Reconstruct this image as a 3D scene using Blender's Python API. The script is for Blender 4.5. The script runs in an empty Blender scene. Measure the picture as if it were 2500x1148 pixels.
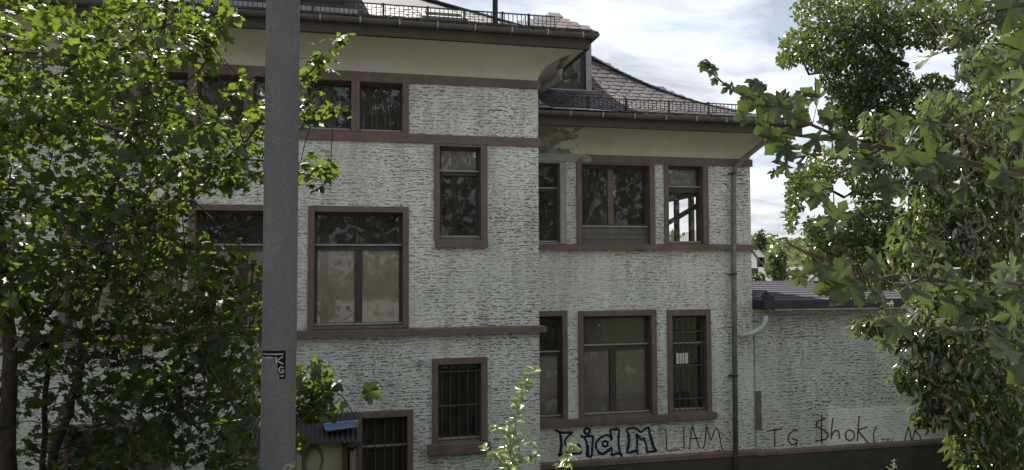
import bpy, math, random
import numpy as np
from mathutils import Vector, Matrix
random.seed(7); rng = np.random.default_rng(11)
scn = bpy.context.scene; COL = scn.collection
R = math.radians

# ------------------------------------------------------------------ camera
FPX = 1850.0; YAW = R(13); PIT = R(2.4); ROL = 0.0043; ZC = 4.4
_f0 = Vector((math.sin(YAW), math.cos(YAW), 0)); _r0 = Vector((math.cos(YAW), -math.sin(YAW), 0)); _u0 = Vector((0, 0, 1))
FW = _f0*math.cos(PIT) + _u0*math.sin(PIT); _u1 = _u0*math.cos(PIT) - _f0*math.sin(PIT)
RT = _r0*math.cos(ROL) - _u1*math.sin(ROL); UP = _u1*math.cos(ROL) + _r0*math.sin(ROL)
CAM = Vector((0, 0, ZC))
cd = bpy.data.cameras.new('camera'); cam = bpy.data.objects.new('camera', cd); COL.objects.link(cam)
cd.sensor_width = 36; cd.lens = 36*FPX/2500; cd.clip_start = .05; cd.clip_end = 5000
cam.matrix_world = Matrix(((RT.x, UP.x, -FW.x, 0), (RT.y, UP.y, -FW.y, 0), (RT.z, UP.z, -FW.z, ZC), (0, 0, 0, 1)))
scn.camera = cam
def at(px, py, w):                       # a point w metres in front of the camera
    return CAM + (FW + RT*((px-1250)/FPX) - UP*((py-574)/FPX))*w
def onY(px, py, Y):                      # a point on the vertical plane y = Y
    d = FW + RT*((px-1250)/FPX) - UP*((py-574)/FPX)
    return CAM + d*(Y/d.y)

# ------------------------------------------------------------------ world, sun, exposure
SUN_EL, SUN_AZ = 48.0, -10.0             # azimuth measured from +Y towards +X
wd = bpy.data.worlds.new('World'); scn.world = wd; wd.use_nodes = True
nt = wd.node_tree; nt.nodes.clear()
def wn(t, **k):
    n = nt.nodes.new(t)
    for a, b in k.items(): setattr(n, a, b)
    return n
sky = wn('ShaderNodeTexSky', sky_type='NISHITA', sun_disc=False, sun_elevation=R(SUN_EL), sun_rotation=R(SUN_AZ), altitude=200, air_density=1.0, dust_density=1.6, ozone_density=1.2)
tc = wn('ShaderNodeTexCoord'); sep = wn('ShaderNodeSeparateXYZ'); nt.links.new(tc.outputs['Generated'], sep.inputs[0])
zz = wn('ShaderNodeMath', operation='ADD'); zz.inputs[1].default_value = .22; nt.links.new(sep.outputs[2], zz.inputs[0])
mx = wn('ShaderNodeMath', operation='MAXIMUM'); mx.inputs[1].default_value = .05; nt.links.new(zz.outputs[0], mx.inputs[0])
dx = wn('ShaderNodeMath', operation='DIVIDE'); nt.links.new(sep.outputs[0], dx.inputs[0]); nt.links.new(mx.outputs[0], dx.inputs[1])
dy = wn('ShaderNodeMath', operation='DIVIDE'); nt.links.new(sep.outputs[1], dy.inputs[0]); nt.links.new(mx.outputs[0], dy.inputs[1])
cb = wn('ShaderNodeCombineXYZ'); nt.links.new(dx.outputs[0], cb.inputs[0]); nt.links.new(dy.outputs[0], cb.inputs[1])
mp = wn('ShaderNodeMapping'); mp.inputs['Scale'].default_value = (1.0, 1.6, 1); mp.inputs['Rotation'].default_value = (0, 0, R(25)); nt.links.new(cb.outputs[0], mp.inputs[0])
cn = wn('ShaderNodeTexNoise'); cn.inputs['Scale'].default_value = 1.3; cn.inputs['Detail'].default_value = 7; cn.inputs['Roughness'].default_value = .55; cn.inputs['Distortion'].default_value = .6
nt.links.new(mp.outputs[0], cn.inputs['Vector'])
cr = wn('ShaderNodeMapRange'); cr.inputs[1].default_value = .33; cr.inputs[2].default_value = .66; cr.inputs[3].default_value = .7; cr.inputs[4].default_value = 1.0
nt.links.new(cn.outputs['Fac'], cr.inputs[0])
cn2 = wn('ShaderNodeTexNoise'); cn2.inputs['Scale'].default_value = 2.1; cn2.inputs['Detail'].default_value = 8; cn2.inputs['Roughness'].default_value = .6; cn2.inputs['Distortion'].default_value = .4
nt.links.new(mp.outputs[0], cn2.inputs['Vector'])
cr2 = wn('ShaderNodeMapRange'); cr2.inputs[1].default_value = .36; cr2.inputs[2].default_value = .62; nt.links.new(cn2.outputs['Fac'], cr2.inputs[0])
cc = wn('ShaderNodeMix', data_type='RGBA'); cc.inputs[6].default_value = (2.1, 2.35, 2.7, 1); cc.inputs[7].default_value = (4.5, 4.65, 4.8, 1); nt.links.new(cr2.outputs[0], cc.inputs[0])
cm = wn('ShaderNodeMix', data_type='RGBA'); nt.links.new(cc.outputs[2], cm.inputs[7])
nt.links.new(cr.outputs[0], cm.inputs[0]); nt.links.new(sky.outputs[0], cm.inputs[6])
bg = wn('ShaderNodeBackground'); bg.inputs[1].default_value = .11; nt.links.new(cm.outputs[2], bg.inputs[0])
wo = wn('ShaderNodeOutputWorld'); nt.links.new(bg.outputs[0], wo.inputs[0])
sl = bpy.data.lights.new('sun', 'SUN'); sl.energy = 5.0; sl.angle = R(.5); sl.color = (1, .94, .84)
so = bpy.data.objects.new('sun', sl); COL.objects.link(so)
_sd = Vector((math.sin(R(SUN_AZ))*math.cos(R(SUN_EL)), math.cos(R(SUN_AZ))*math.cos(R(SUN_EL)), math.sin(R(SUN_EL))))
so.rotation_euler = _sd.to_track_quat('Z', 'Y').to_euler(); so.location = _sd*60
vs = scn.view_settings; vs.view_transform = 'Standard'; vs.look = 'None'; vs.gamma = 1.0; vs.exposure = 1.15
try: vs.use_curve_mapping = False
except Exception: pass
scn.render.engine = 'CYCLES'; cy = scn.cycles
cy.use_denoising = True
try: cy.denoiser = 'OPENIMAGEDENOISE'; cy.denoising_input_passes = 'RGB_ALBEDO_NORMAL'
except Exception: pass
cy.max_bounces = 8; cy.diffuse_bounces = 4; cy.glossy_bounces = 4; cy.transmission_bounces = 6; cy.transparent_max_bounces = 12
cy.caustics_reflective = False; cy.caustics_refractive = False; cy.sample_clamp_indirect = 6

# ------------------------------------------------------------------ helpers
class MB:
    def __init__(s): s.v = []; s.f = []
    def quad(s, a, b, c, d):
        n = len(s.v); s.v += [tuple(a), tuple(b), tuple(c), tuple(d)]; s.f.append((n, n+1, n+2, n+3))
    def box(s, x0, x1, y0, y1, z0, z1):
        n = len(s.v)
        s.v += [(x0,y0,z0),(x1,y0,z0),(x1,y1,z0),(x0,y1,z0),(x0,y0,z1),(x1,y0,z1),(x1,y1,z1),(x0,y1,z1)]
        for f in ((0,3,2,1),(4,5,6,7),(0,1,5,4),(1,2,6,5),(2,3,7,6),(3,0,4,7)): s.f.append(tuple(n+i for i in f))
        return s
    def tube(s, pts, rad, sides=6, cap=True):
        pts = [Vector(p) for p in pts]
        if not isinstance(rad, (list, tuple)): rad = [rad]*len(pts)
        rings = []; prev = None
        for i, p in enumerate(pts):
            t = (pts[min(i+1, len(pts)-1)] - pts[max(i-1, 0)])
            if t.length < 1e-9: t = Vector((0, 0, 1))
            t.normalize()
            a = prev if prev is not None else (Vector((1, 0, 0)) if abs(t.x) < .8 else Vector((0, 1, 0)))
            a = a - t*a.dot(t)
            if a.length < 1e-6: a = t.orthogonal()
            a.normalize(); prev = a; b = t.cross(a); n = len(s.v)
            for k in range(sides):
                q = 2*math.pi*k/sides; s.v.append(tuple(p + (a*math.cos(q) + b*math.sin(q))*rad[i]))
            rings.append(n)
        for i in range(len(rings)-1):
            for k in range(sides):
                k2 = (k+1) % sides; s.f.append((rings[i]+k, rings[i]+k2, rings[i+1]+k2, rings[i+1]+k))
        if cap:
            s.f.append(tuple(rings[0]+k for k in reversed(range(sides)))); s.f.append(tuple(rings[-1]+k for k in range(sides)))
        return s
    def sweep(s, prof, path, closed=True, caps=True):
        # prof: (offset, z); path: (x, y, nx, ny) with mitred outward normals
        n0 = len(s.v); m = len(prof)
        for (x, y, nx, ny) in path:
            for (o, z) in prof: s.v.append((x+nx*o, y+ny*o, z))
        for i in range(len(path)-1):
            for k in range(m if closed else m-1):
                k2 = (k+1) % m; a = n0+i*m; b = a+m; s.f.append((a+k, b+k, b+k2, a+k2))
        if closed and caps:
            s.f.append(tuple(n0+k for k in range(m))); s.f.append(tuple(n0+(len(path)-1)*m+k for k in reversed(range(m))))
        return s
    def mesh(s, name, mat, smooth=False):
        me = bpy.data.meshes.new(name); me.from_pydata(s.v, [], s.f); me.update()
        if mat: me.materials.append(mat)
        if smooth: me.polygons.foreach_set('use_smooth', [True]*len(me.polygons))
        return me
    def build(s, name, mat, parent=None, smooth=False, bevel=0):
        o = bpy.data.objects.new(name, s.mesh(name, mat, smooth)); COL.objects.link(o)
        if parent is not None: adopt(o, parent)
        if bevel:
            b = o.modifiers.new('edge', 'BEVEL'); b.width = bevel; b.segments = 2; b.limit_method = 'ANGLE'
        return o
def root_base(p):
    l = Vector(p.location)
    while p.parent: p = p.parent; l = l + p.location
    return l
def adopt(o, parent):
    o.parent = parent; o.location = Vector(o.location) - root_base(parent)
def B(x0, x1, y0, y1, z0, z1): return MB().box(x0, x1, y0, y1, z0, z1)
def tag(o, label=None, cat=None, group=None, kind=None):
    if label: o['label'] = label
    if cat: o['category'] = cat
    if group: o['group'] = group
    if kind: o['kind'] = kind
    return o
def empty(name, loc, label=None, cat=None, group=None):
    o = bpy.data.objects.new(name, None); o.location = loc; o.empty_display_size = .2; COL.objects.link(o)
    return tag(o, label, cat, group)
def inst(name, me, loc, parent, rot=None, scale=None):
    o = bpy.data.objects.new(name, me); COL.objects.link(o); o.location = Vector(loc)
    if rot is not None: o.rotation_euler = rot
    if scale is not None: o.scale = (scale,)*3 if not isinstance(scale, (tuple, list)) else scale
    adopt(o, parent); return o

# ------------------------------------------------------------------ materials
class NT:
    def __init__(s, name):
        s.m = bpy.data.materials.new(name); s.m.use_nodes = True; s.t = s.m.node_tree; s.t.nodes.clear()
        s.out = s.n('ShaderNodeOutputMaterial')
    def n(s, t, ins=None, **k):
        x = s.t.nodes.new(t)
        for a, b in k.items(): setattr(x, a, b)
        for a, b in (ins or {}).items():
            if hasattr(b, 'is_output'): s.t.links.new(b, x.inputs[a])
            else: x.inputs[a].default_value = b
        return x
    def mixc(s, f, a, b, blend='MIX'):
        m = s.n('ShaderNodeMix', data_type='RGBA', blend_type=blend)
        for i, v in ((0, f), (6, a), (7, b)):
            if hasattr(v, 'is_output'): s.t.links.new(v, m.inputs[i])
            else: m.inputs[i].default_value = v if i == 0 else (tuple(v)+(1,) if len(v) == 3 else v)
        return m.outputs[2]
    def rng(s, v, a, b, c=0., d=1., interp='LINEAR'):
        m = s.n('ShaderNodeMapRange', {0: v, 1: a, 2: b, 3: c, 4: d}, interpolation_type=interp); return m.outputs[0]
    def math(s, op, a, b=0.):
        return s.n('ShaderNodeMath', {0: a, 1: b}, operation=op).outputs[0]
    def pos(s, sc=(1, 1, 1), loc=(0, 0, 0)):
        g = s.n('ShaderNodeNewGeometry'); return s.n('ShaderNodeMapping', {0: g.outputs['Position'], 'Scale': sc, 'Location': loc}).outputs[0]
    def noise(s, vec, scale, detail=4., rough=.5, dist=0.):
        return s.n('ShaderNodeTexNoise', {'Vector': vec, 'Scale': scale, 'Detail': detail, 'Roughness': rough, 'Distortion': dist}).outputs['Fac']
    def bump(s, h, strength, dist):
        return s.n('ShaderNodeBump', {'Height': h, 'Strength': strength, 'Distance': dist}).outputs[0]
    def bsdf(s, col, rough=.8, spec=.3, normal=None, metal=0.):
        d = {'Base Color': col if hasattr(col, 'is_output') else tuple(col)+(1,), 'Roughness': rough, 'Specular IOR Level': spec, 'Metallic': metal}
        if normal is not None: d['Normal'] = normal
        return s.n('ShaderNodeBsdfPrincipled', d).outputs[0]
    def done(s, sh): s.t.links.new(sh, s.out.inputs[0]); return s.m

def m_plain(name, col, rough=.8, var=.25, scale=6., bump=.15, spec=.3, metal=0., dark=None):
    t = NT(name); p = t.pos(); a = t.noise(p, scale, 6, .6); b = t.noise(p, scale*9, 3, .6)
    c2 = dark or tuple(c*(1-var) for c in col)
    c = t.mixc(t.rng(a, .3, .7), c2, col)
    c = t.mixc(t.rng(b, .35, .75, 0, .35), c, tuple(min(1, x*1.25) for x in col))
    return t.done(t.bsdf(c, rough, spec, t.bump(b, bump, .01), metal))

def m_stucco(name, light, dirt, gsc=1.0, patch_=False):
    t = NT(name)
    p = t.pos((1, 1, 1)); w1 = t.noise(p, 2.2, 3, .5)
    off = t.n('ShaderNodeCombineXYZ', {0: t.math('MULTIPLY', w1, .3), 1: 0., 2: t.math('MULTIPLY', t.noise(t.pos((1, 1, 1), (3, 0, 7)), 5., 2, .5), .10)}).outputs[0]
    pv = t.n('ShaderNodeVectorMath', {0: p, 1: off}, operation='ADD').outputs[0]
    fine = t.noise(p, 110, 2, .6)
    sz = t.n('ShaderNodeSeparateXYZ', {0: p}).outputs[2]
    # wandering horizontal scratches left by the float, broken into dashes
    zw = t.math('ADD', sz, t.math('ADD', t.math('MULTIPLY', t.noise(t.pos((1.6, 1.6, 2.6)), 1., 2, .5), .14), t.math('MULTIPLY', t.noise(t.pos((11, 11, 20), (2, 7, 4)), 1., 3, .6), .075)))
    def dashes(per, lo, hi, off, g0, g1, sx, szc):
        sn = t.math('SINE', t.math('MULTIPLY', t.math('ADD', zw, off), 6.2832/per))
        gt = t.noise(t.n('ShaderNodeMapping', {0: pv, 'Scale': (sx, sx, szc), 'Location': (off*31, off*17, off*11)}).outputs[0], 1., 2.5, .55)
        return t.math('MULTIPLY', t.rng(sn, lo, hi), t.rng(gt, g0, g1))
    groove = dashes(.058/gsc, .45, .88, .0, .50, .55, 10*gsc, 26*gsc)
    groove2 = t.math('MULTIPLY', dashes(.038/gsc, .35, .85, .37, .47, .54, 17*gsc, 34*gsc), .8)
    gr = t.math('MAXIMUM', groove, groove2)
    patch = t.noise(p, .75, 5, .6)
    gr = t.math('MULTIPLY', gr, t.rng(patch, .3, .6, .35, 1.))
    # water streaks and grime, long and upright
    st = t.noise(t.n('ShaderNodeMapping', {0: p, 'Scale': (3.2, 3.2, .35)}).outputs[0], 1.0, 6, .65)
    big = t.noise(p, .45, 4, .55)
    base = t.mixc(t.rng(big, .3, .7), (light[0]*.82, light[1]*.83, light[2]*.82), light)
    base = t.mixc(t.rng(st, .46, .8, 0, .6), base, dirt)
    base = t.mixc(t.rng(t.noise(p, 34, 4, .7), .5, .68, 0, .45), base, tuple(c*.55 for c in light))
    base = t.mixc(t.rng(fine, .3, .75, 0, .3), base, tuple(min(.9, c*1.25) for c in light))
    if patch_:                                               # repainted strip low on the wall
        sp = t.n('ShaderNodeSeparateXYZ', {0: p}); wob = t.math('MULTIPLY', t.noise(p, 2.5, 4, .6), .25)
        mk = t.math('MULTIPLY', t.rng(sp.outputs[0], 9.86, 9.92), t.rng(t.math('ADD', sp.outputs[2], wob), 1.62, 1.58))
        base = t.mixc(t.math('MULTIPLY', mk, .8), base, (.82, .81, .79)); gr = t.math('MULTIPLY', gr, t.rng(mk, 0, 1, 1, .55))
    col = t.mixc(t.math('MULTIPLY', gr, .92), base, dirt)
    chip = t.rng(t.noise(t.pos((1, 1, 1), (9, 4, 2)), 13., 3, .6), .72, .75, 0, .6)
    col = t.mixc(chip, col, dirt)
    h = t.math('ADD', t.math('MULTIPLY', gr, -1.0), t.math('MULTIPLY', fine, .22))
    return t.done(t.bsdf(col, .95, .15, t.bump(h, .9, .014)))

def m_cove(name, col, peel=False):
    t = NT(name); p = t.pos()
    big = t.noise(p, .8, 5, .6); st = t.noise(t.pos((5, 5, .5)), 1., 6, .65); fine = t.noise(p, 60, 3, .6)
    c = t.mixc(t.rng(big, .3, .7), tuple(x*.85 for x in col), col)
    c = t.mixc(t.rng(st, .5, .85, 0, .4), c, tuple(x*.5 for x in col))
    h = t.math('MULTIPLY', fine, .2)
    if peel:
        sx = t.n('ShaderNodeSeparateXYZ', {0: p}).outputs[0]
        n1 = t.noise(p, 2.6, 6, .65, .4); n2 = t.noise(t.pos((1, 1, .6)), 7., 5, .7)
        m = t.math('ADD', t.rng(sx, 3.5, 5.2, .42, -.25), n1)
        mask = t.rng(m, .60, .66, 0, 1)
        crack = t.rng(n2, .47, .5, 1, 0)
        stone = t.mixc(t.rng(n2, .3, .7), (.13, .125, .11), (.36, .35, .31))
        stone = t.mixc(t.math('MULTIPLY', crack, .35), stone, (.05, .048, .042))
        c = t.mixc(t.math('MULTIPLY', mask, .9), c, stone)
        edge = t.rng(t.math('ABSOLUTE', t.math('SUBTRACT', m, .63)), 0, .03, 1, 0)
        c = t.mixc(t.math('MULTIPLY', edge, .6), c, (.06, .055, .05))
        h = t.math('ADD', h, t.math('MULTIPLY', mask, -1.5))
    return t.done(t.bsdf(c, .9, .2, t.bump(h, .5, .012)))

def m_trim(name, col, peel=False):
    t = NT(name); p = t.pos()
    a = t.noise(p, 3., 6, .65); st = t.noise(t.pos((9, 9, 1)), 1., 5, .6); f = t.noise(p, 70, 3, .6)
    c = t.mixc(t.rng(a, .3, .7), tuple(x*.75 for x in col), tuple(x*1.12 for x in col))
    c = t.mixc(t.rng(st, .55, .8, 0, .4), c, (.05, .045, .042))
    c = t.mixc(t.rng(f, .62, .8, 0, .3), c, (.28, .25, .23))
    if peel:
        sx = t.n('ShaderNodeSeparateXYZ', {0: p}).outputs[0]
        m = t.math('ADD', t.rng(sx, 4.2, 5.3, .35, -.3), t.noise(p, 4., 5, .6))
        mask = t.rng(m, .55, .6, 0, 1)
        c = t.mixc(mask, c, t.mixc(t.rng(f, .3, .7), (.2, .2, .18), (.4, .4, .37)))
    return t.done(t.bsdf(c, .75, .3, t.bump(f, .25, .006)))

def m_glass(name, tint=(.99, .99, .98), dirt=.16):
    t = NT(name)
    fr = t.n('ShaderNodeFresnel', {'IOR': 1.42}).outputs[0]
    tr = t.n('ShaderNodeBsdfTransparent', {'Color': tint+(1,)}).outputs[0]
    wob = t.bump(t.noise(t.pos(), 3.5, 2, .5), .05, .02)
    gl = t.n('ShaderNodeBsdfGlossy', {'Color': (.95, .97, 1, 1), 'Roughness': .02, 'Normal': wob}).outputs[0]
    f2 = t.math('MULTIPLY', fr, 1.0)
    m1 = t.n('ShaderNodeMixShader', {0: f2, 1: tr, 2: gl}).outputs[0]
    df = t.n('ShaderNodeBsdfDiffuse', {'Color': (.26, .25, .225, 1)}).outputs[0]
    dn = t.rng(t.noise(t.pos((2, 2, 1.2)), 2.5, 6, .7), .35, .75, .04, dirt)
    return t.done(t.n('ShaderNodeMixShader', {0: dn, 1: m1, 2: df}).outputs[0])

def m_paper(name, a, b, c):
    t = NT(name); p = t.pos(); n = t.noise(p, 3.2, 7, .7, .3); n2 = t.noise(p, 1.1, 3, .5); f = t.noise(p, 40, 3, .6)
    k = t.mixc(t.rng(n2, .35, .65), a, b)
    k = t.mixc(t.rng(n, .56, .62, 0, .85), k, c)
    k = t.mixc(t.rng(f, .6, .8, 0, .4), k, tuple(min(1, x*1.5) for x in b))
    return t.done(t.bsdf(k, .9, .1, t.bump(n, .3, .01)))

def m_slate(name):
    t = NT(name); oi = t.n('ShaderNodeObjectInfo').outputs['Random']; p = t.pos(); n = t.noise(p, 9, 6, .65); f = t.noise(p, 60, 3, .6)
    o2 = t.math('FRACT', t.math('MULTIPLY', oi, 7.31))
    c = t.mixc(oi, (.034, .027, .052), (.085, .07, .085)); c = t.mixc(t.rng(o2, .55, 1., 0, .75), c, (.095, .062, .036))
    c = t.mixc(t.rng(n, .48, .70, 0, .6), c, (.17, .13, .07))     # ochre patches
    return t.done(t.bsdf(c, .65, .25, t.bump(f, .5, .008)))

def m_leaf(name, cols, trans=(.19, .29, .025), tw=.5, rough=.38, spec=.5):
    t = NT(name); v = t.n('ShaderNodeAttribute', attribute_name='var').outputs['Fac']
    rp = t.n('ShaderNodeValToRGB', {0: v}); e = rp.color_ramp.elements
    for i, (pos, c) in enumerate(cols):
        x = e[i] if i < 2 else e.new(pos)
        x.position = pos; x.color = tuple(c)+(1,)
    col = rp.outputs[0]; n = t.noise(t.pos(), 45, 3, .6)
    col = t.mixc(t.rng(n, .35, .7, 0, .35), col, t.mixc(.6, col, (.02, .03, .012)))
    vn = t.rng(t.n('ShaderNodeAttribute', attribute_name='vein').outputs['Fac'], .84, .98, 0, .6)
    col = t.mixc(vn, col, t.mixc(1., col, (1.9, 1.9, 1.9), 'MULTIPLY'))
    pb = t.bsdf(col, rough, spec, t.bump(n, .25, .004))
    tcx = t.mixc(t.rng(v, 0, 1), trans, tuple(x*y for x, y in zip(trans, (1.5, 1.3, 1.3))))
    tcx = t.mixc(t.rng(n, .35, .7, 0, .3), tcx, tuple(x*.5 for x in trans))
    tl = t.n('ShaderNodeBsdfTranslucent', {'Color': tcx}).outputs[0]
    return t.done(t.n('ShaderNodeMixShader', {0: tw, 1: pb, 2: tl}).outputs[0])

def m_bark(name, col):
    t = NT(name); p = t.pos((14, 14, 3)); n = t.noise(p, 1.5, 6, .65); f = t.noise(t.pos(), 55, 4, .6)
    c = t.mixc(t.rng(n, .35, .65), tuple(x*.5 for x in col), col)
    c = t.mixc(t.rng(f, .6, .8, 0, .4), c, tuple(min(1, x*1.9) for x in col))
    return t.done(t.bsdf(c, .9, .2, t.bump(n, .6, .02)))

M = {}
M['stucco'] = m_stucco('rough scratched render', (.80, .775, .72), (.065, .061, .055))
M['stucco2'] = m_stucco('annex scratched render', (.66, .645, .61), (.085, .08, .075), .9, True)
M['cove'] = m_cove('smooth eaves plaster', (.60, .57, .52))
M['cove_peel'] = m_cove('peeling eaves plaster', (.60, .57, .52), True)
M['trim'] = m_trim('brown masonry paint', (.18, .126, .114))
M['trim_peel'] = m_trim('peeling brown paint', (.18, .126, .114), True)
M['frame'] = m_trim('old brown window paint', (.075, .06, .057))
M['ledge'] = m_plain('weathered grey ledge', (.34, .33, .32), .5, .3)
M['glass'] = m_glass('window glass')
M['paper'] = m_paper('yellowed paper over glass', (.86, .76, .57), (.78, .63, .50), (.92, .88, .76))
M['paper_dark'] = m_paper('torn dark paper', (.42, .35, .33), (.52, .42, .39), (.85, .80, .70))
M['board'] = m_plain('weathered dark panel', (.17, .15, .135), .8, .4)
M['blind'] = m_plain('grey roller blind', (.34, .33, .30), .8, .2)
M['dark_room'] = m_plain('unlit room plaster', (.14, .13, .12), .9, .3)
M['gutter'] = m_plain('weathered zinc gutter', (.10, .095, .085), .55, .4, 3, .2, .4)
M['fascia'] = m_trim('dark eaves paint', (.075, .062, .056))
M['zinc'] = m_plain('old zinc sheet', (.30, .30, .31), .45, .35, 4, .15, .5, .3)
M['slate'] = m_slate('grey slate')
M['roof_under'] = m_plain('slate bed', (.05, .048, .05), .8, .3)
M['iron'] = m_plain('black iron', (.035, .034, .037), .55, .3)
M['bar'] = m_plain('worn iron bars', (.10, .09, .085), .7, .4, 9)
M['zinc_bright'] = m_plain('pale zinc with glare', (.62, .62, .64), .4, .35, 4, .15, .5)  # lightened zinc: glare on flashings painted into the colour; pale drain pipe shares it
M['pipe'] = m_plain('weathered downpipe', (.22, .215, .20), .6, .45, 5)
M['plinth'] = m_plain('dark weathered plinth', (.085, .068, .06), .95, .5, 2.5, .4, .2, 0, (.045, .05, .036))
M['bitumen'] = m_plain('bitumen roofing felt', (.05, .045, .056), .75, .3, 8, .3)
def m_concrete():
    t = NT('spun concrete'); p = t.pos(); a = t.noise(t.pos((14, 14, .8)), 1., 6, .65); b = t.noise(p, 2.2, 5, .6); f = t.noise(p, 160, 3, .6); sp = t.noise(p, 38, 2, .5)
    c = t.mixc(t.rng(b, .3, .7), (.07, .071, .076), (.105, .106, .11)); c = t.mixc(t.rng(a, .5, .75, 0, .5), c, (.13, .127, .125))
    c = t.mixc(t.rng(t.noise(p, 75, 4, .75), .42, .6, 0, .4), c, (.05, .05, .053)); c = t.mixc(t.rng(t.noise(t.pos((1, 1, 1), (3, 3, 3)), 90, 3, .7), .58, .7, 0, .5), c, (.2, .2, .2)); c = t.mixc(t.rng(sp, .74, .78, 0, .8), c, (.02, .02, .02))
    return t.done(t.bsdf(c, .88, .25, t.bump(f, .5, .004)))
M['concrete'] = m_concrete()
M['sticker'] = m_plain('black sticker', (.009, .006, .007), .8, .3, 20, .1, .05)
M['white'] = m_plain('white print', (.24, .24, .235), .6, .2, 20)
def m_spray(name, a, b):
    t = NT(name); p = t.pos(); n = t.noise(p, 5, 4, .6); f = t.noise(t.pos((30, 30, 90)), 1., 3, .6)
    sh = t.bsdf(t.mixc(t.rng(n, .35, .65), a, b), .75, .2)
    return t.done(t.n('ShaderNodeMixShader', {0: t.rng(f, .34, .48, .55, 1.), 1: t.n('ShaderNodeBsdfTransparent').outputs[0], 2: sh}).outputs[0])
M['ink'] = m_spray('blue black spray paint', (.018, .018, .025), (.02, .024, .075))
M['red_ink'] = m_spray('dark red marker', (.10, .03, .03), (.17, .05, .045))
M['corrug'] = m_plain('dark corrugated sheet', (.075, .066, .066), .6, .4, 5)
M['panel'] = m_plain('pale yellow board', (.46, .42, .29), .85, .3, 3)
M['blue'] = m_plain('faded blue sheet', (.09, .17, .38), .6, .45, 9)
M['timber'] = m_plain('dark red brown timber', (.12, .06, .045), .8, .4, 5)
M['bark'] = m_bark('dark maple bark', (.075, .055, .045))
M['bark2'] = m_bark('grey bark', (.11, .09, .075))
M['stem'] = m_bark('pale young stem', (.28, .25, .17))
M['leaf_maple'] = m_leaf('maple leaf', [(0, (.016, .024, .010)), (1, (.09, .10, .045)), (.5, (.026, .036, .014)), (.8, (.045, .058, .02))], trans=(.115, .18, .018), rough=.45, spec=.4)
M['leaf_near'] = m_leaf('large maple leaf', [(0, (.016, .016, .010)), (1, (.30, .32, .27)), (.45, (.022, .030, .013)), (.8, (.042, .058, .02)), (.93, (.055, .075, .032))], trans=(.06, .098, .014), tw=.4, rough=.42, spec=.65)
M['leaf_cherry'] = m_leaf('narrow cherry leaf', [(0, (.02, .034, .014)), (1, (.30, .11, .05)), (.6, (.045, .065, .026)), (.85, (.085, .105, .05)), (.94, (.20, .16, .08))], trans=(.12, .18, .04), tw=.35, rough=.2, spec=1.0)
M['leaf_far'] = m_leaf('far tree leaf', [(0, (.022, .036, .012)), (1, (.10, .055, .02)), (.6, (.045, .065, .02)), (.95, (.08, .095, .03))], trans=(.10, .15, .02), tw=.35, rough=.28, spec=.8)
M['leaf_dark'] = m_leaf('dark shrub leaf', [(0, (.014, .024, .01)), (1, (.05, .065, .022)), (.6, (.028, .042, .014))], tw=.2)
M['leaf_young'] = m_leaf('young shoot leaf', [(0, (.08, .14, .04)), (1, (.26, .32, .16)), (.5, (.13, .21, .06))], trans=(.25, .36, .08), tw=.4, rough=.3, spec=.8)
M['leaf_blue'] = m_leaf('far conifer needles', [(0, (.02, .035, .045)), (1, (.04, .055, .06))], tw=.1)
M['leaf_pale'] = m_leaf('pale far foliage', [(0, (.07, .10, .045)), (1, (.17, .19, .09)), (.5, (.11, .15, .06))], trans=(.12, .17, .05), tw=.3)
M['housewall'] = m_plain('white house wall', (.75, .74, .70), .9, .08, 1)
M['houseroof'] = m_plain('far roof tiles', (.12, .10, .11), .8, .3, 2)
M['pane_far'] = m_plain('dark far window', (.04, .045, .05), .3, .2)
def m_ground():
    t = NT('grass and soil'); p = t.pos(); n = t.noise(p, .35, 6, .6); f = t.noise(p, 9, 5, .7)
    c = t.mixc(t.rng(n, .35, .65), (.05, .07, .02), (.085, .085, .035)); c = t.mixc(t.rng(f, .5, .75, 0, .6), c, (.06, .045, .028))
    return t.done(t.bsdf(c, .95, .1, t.bump(f, .6, .06)))
M['ground'] = m_ground()
M['asphalt'] = m_plain('pale concrete paving', (.40, .385, .36), .9, .2, 15, .4)

# ------------------------------------------------------------------ the setting: ground, street
DA, DB, XA, XB = 13.0, 13.9, 3.49, 8.195
def smooth(a, b, x): t = max(0., min(1., (x-a)/(b-a))); return t*t*(3-2*t)
def terrain(x, y):
    if y < 9.5: return 2.75*(1-smooth(4.4, 8.6, y))
    z = -15*smooth(24, 95, y)
    d = math.hypot(x, y); a = math.degrees(math.atan2(x, y))
    top = 13 + 2*math.sin(a*.21+1.2) + 15*smooth(30, 17, a) + 1.5*math.sin(a*.9)
    return z + (top+15)*smooth(120, 430, d) + .02*max(0, d-430)
def axis(lo, hi, n0, dense):
    return sorted(set([lo + (hi-lo)*i/n0 for i in range(n0+1)] + dense))
gx = axis(-1500, 1800, 44, [i*4. for i in range(-10, 60)]); gy = axis(-300, 1800, 42, [i*1.0 for i in range(0, 30)] + [30+i*12. for i in range(0, 36)])
gm = MB(); gm.v = [(x, y, terrain(x, y)) for y in gy for x in gx]
nx = len(gx); gm.f = [(j*nx+i, j*nx+i+1, (j+1)*nx+i+1, (j+1)*nx+i) for j in range(len(gy)-1) for i in range(nx-1)]
tag(gm.build('ground', M['ground'], smooth=True), 'grassy ground falling away behind the house towards the hills', kind='structure')
tag(B(-60, 60, -12, 4.2, 2.70, 2.756).build('street', M['asphalt']), 'pale paved street above the house yard', kind='structure')

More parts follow.
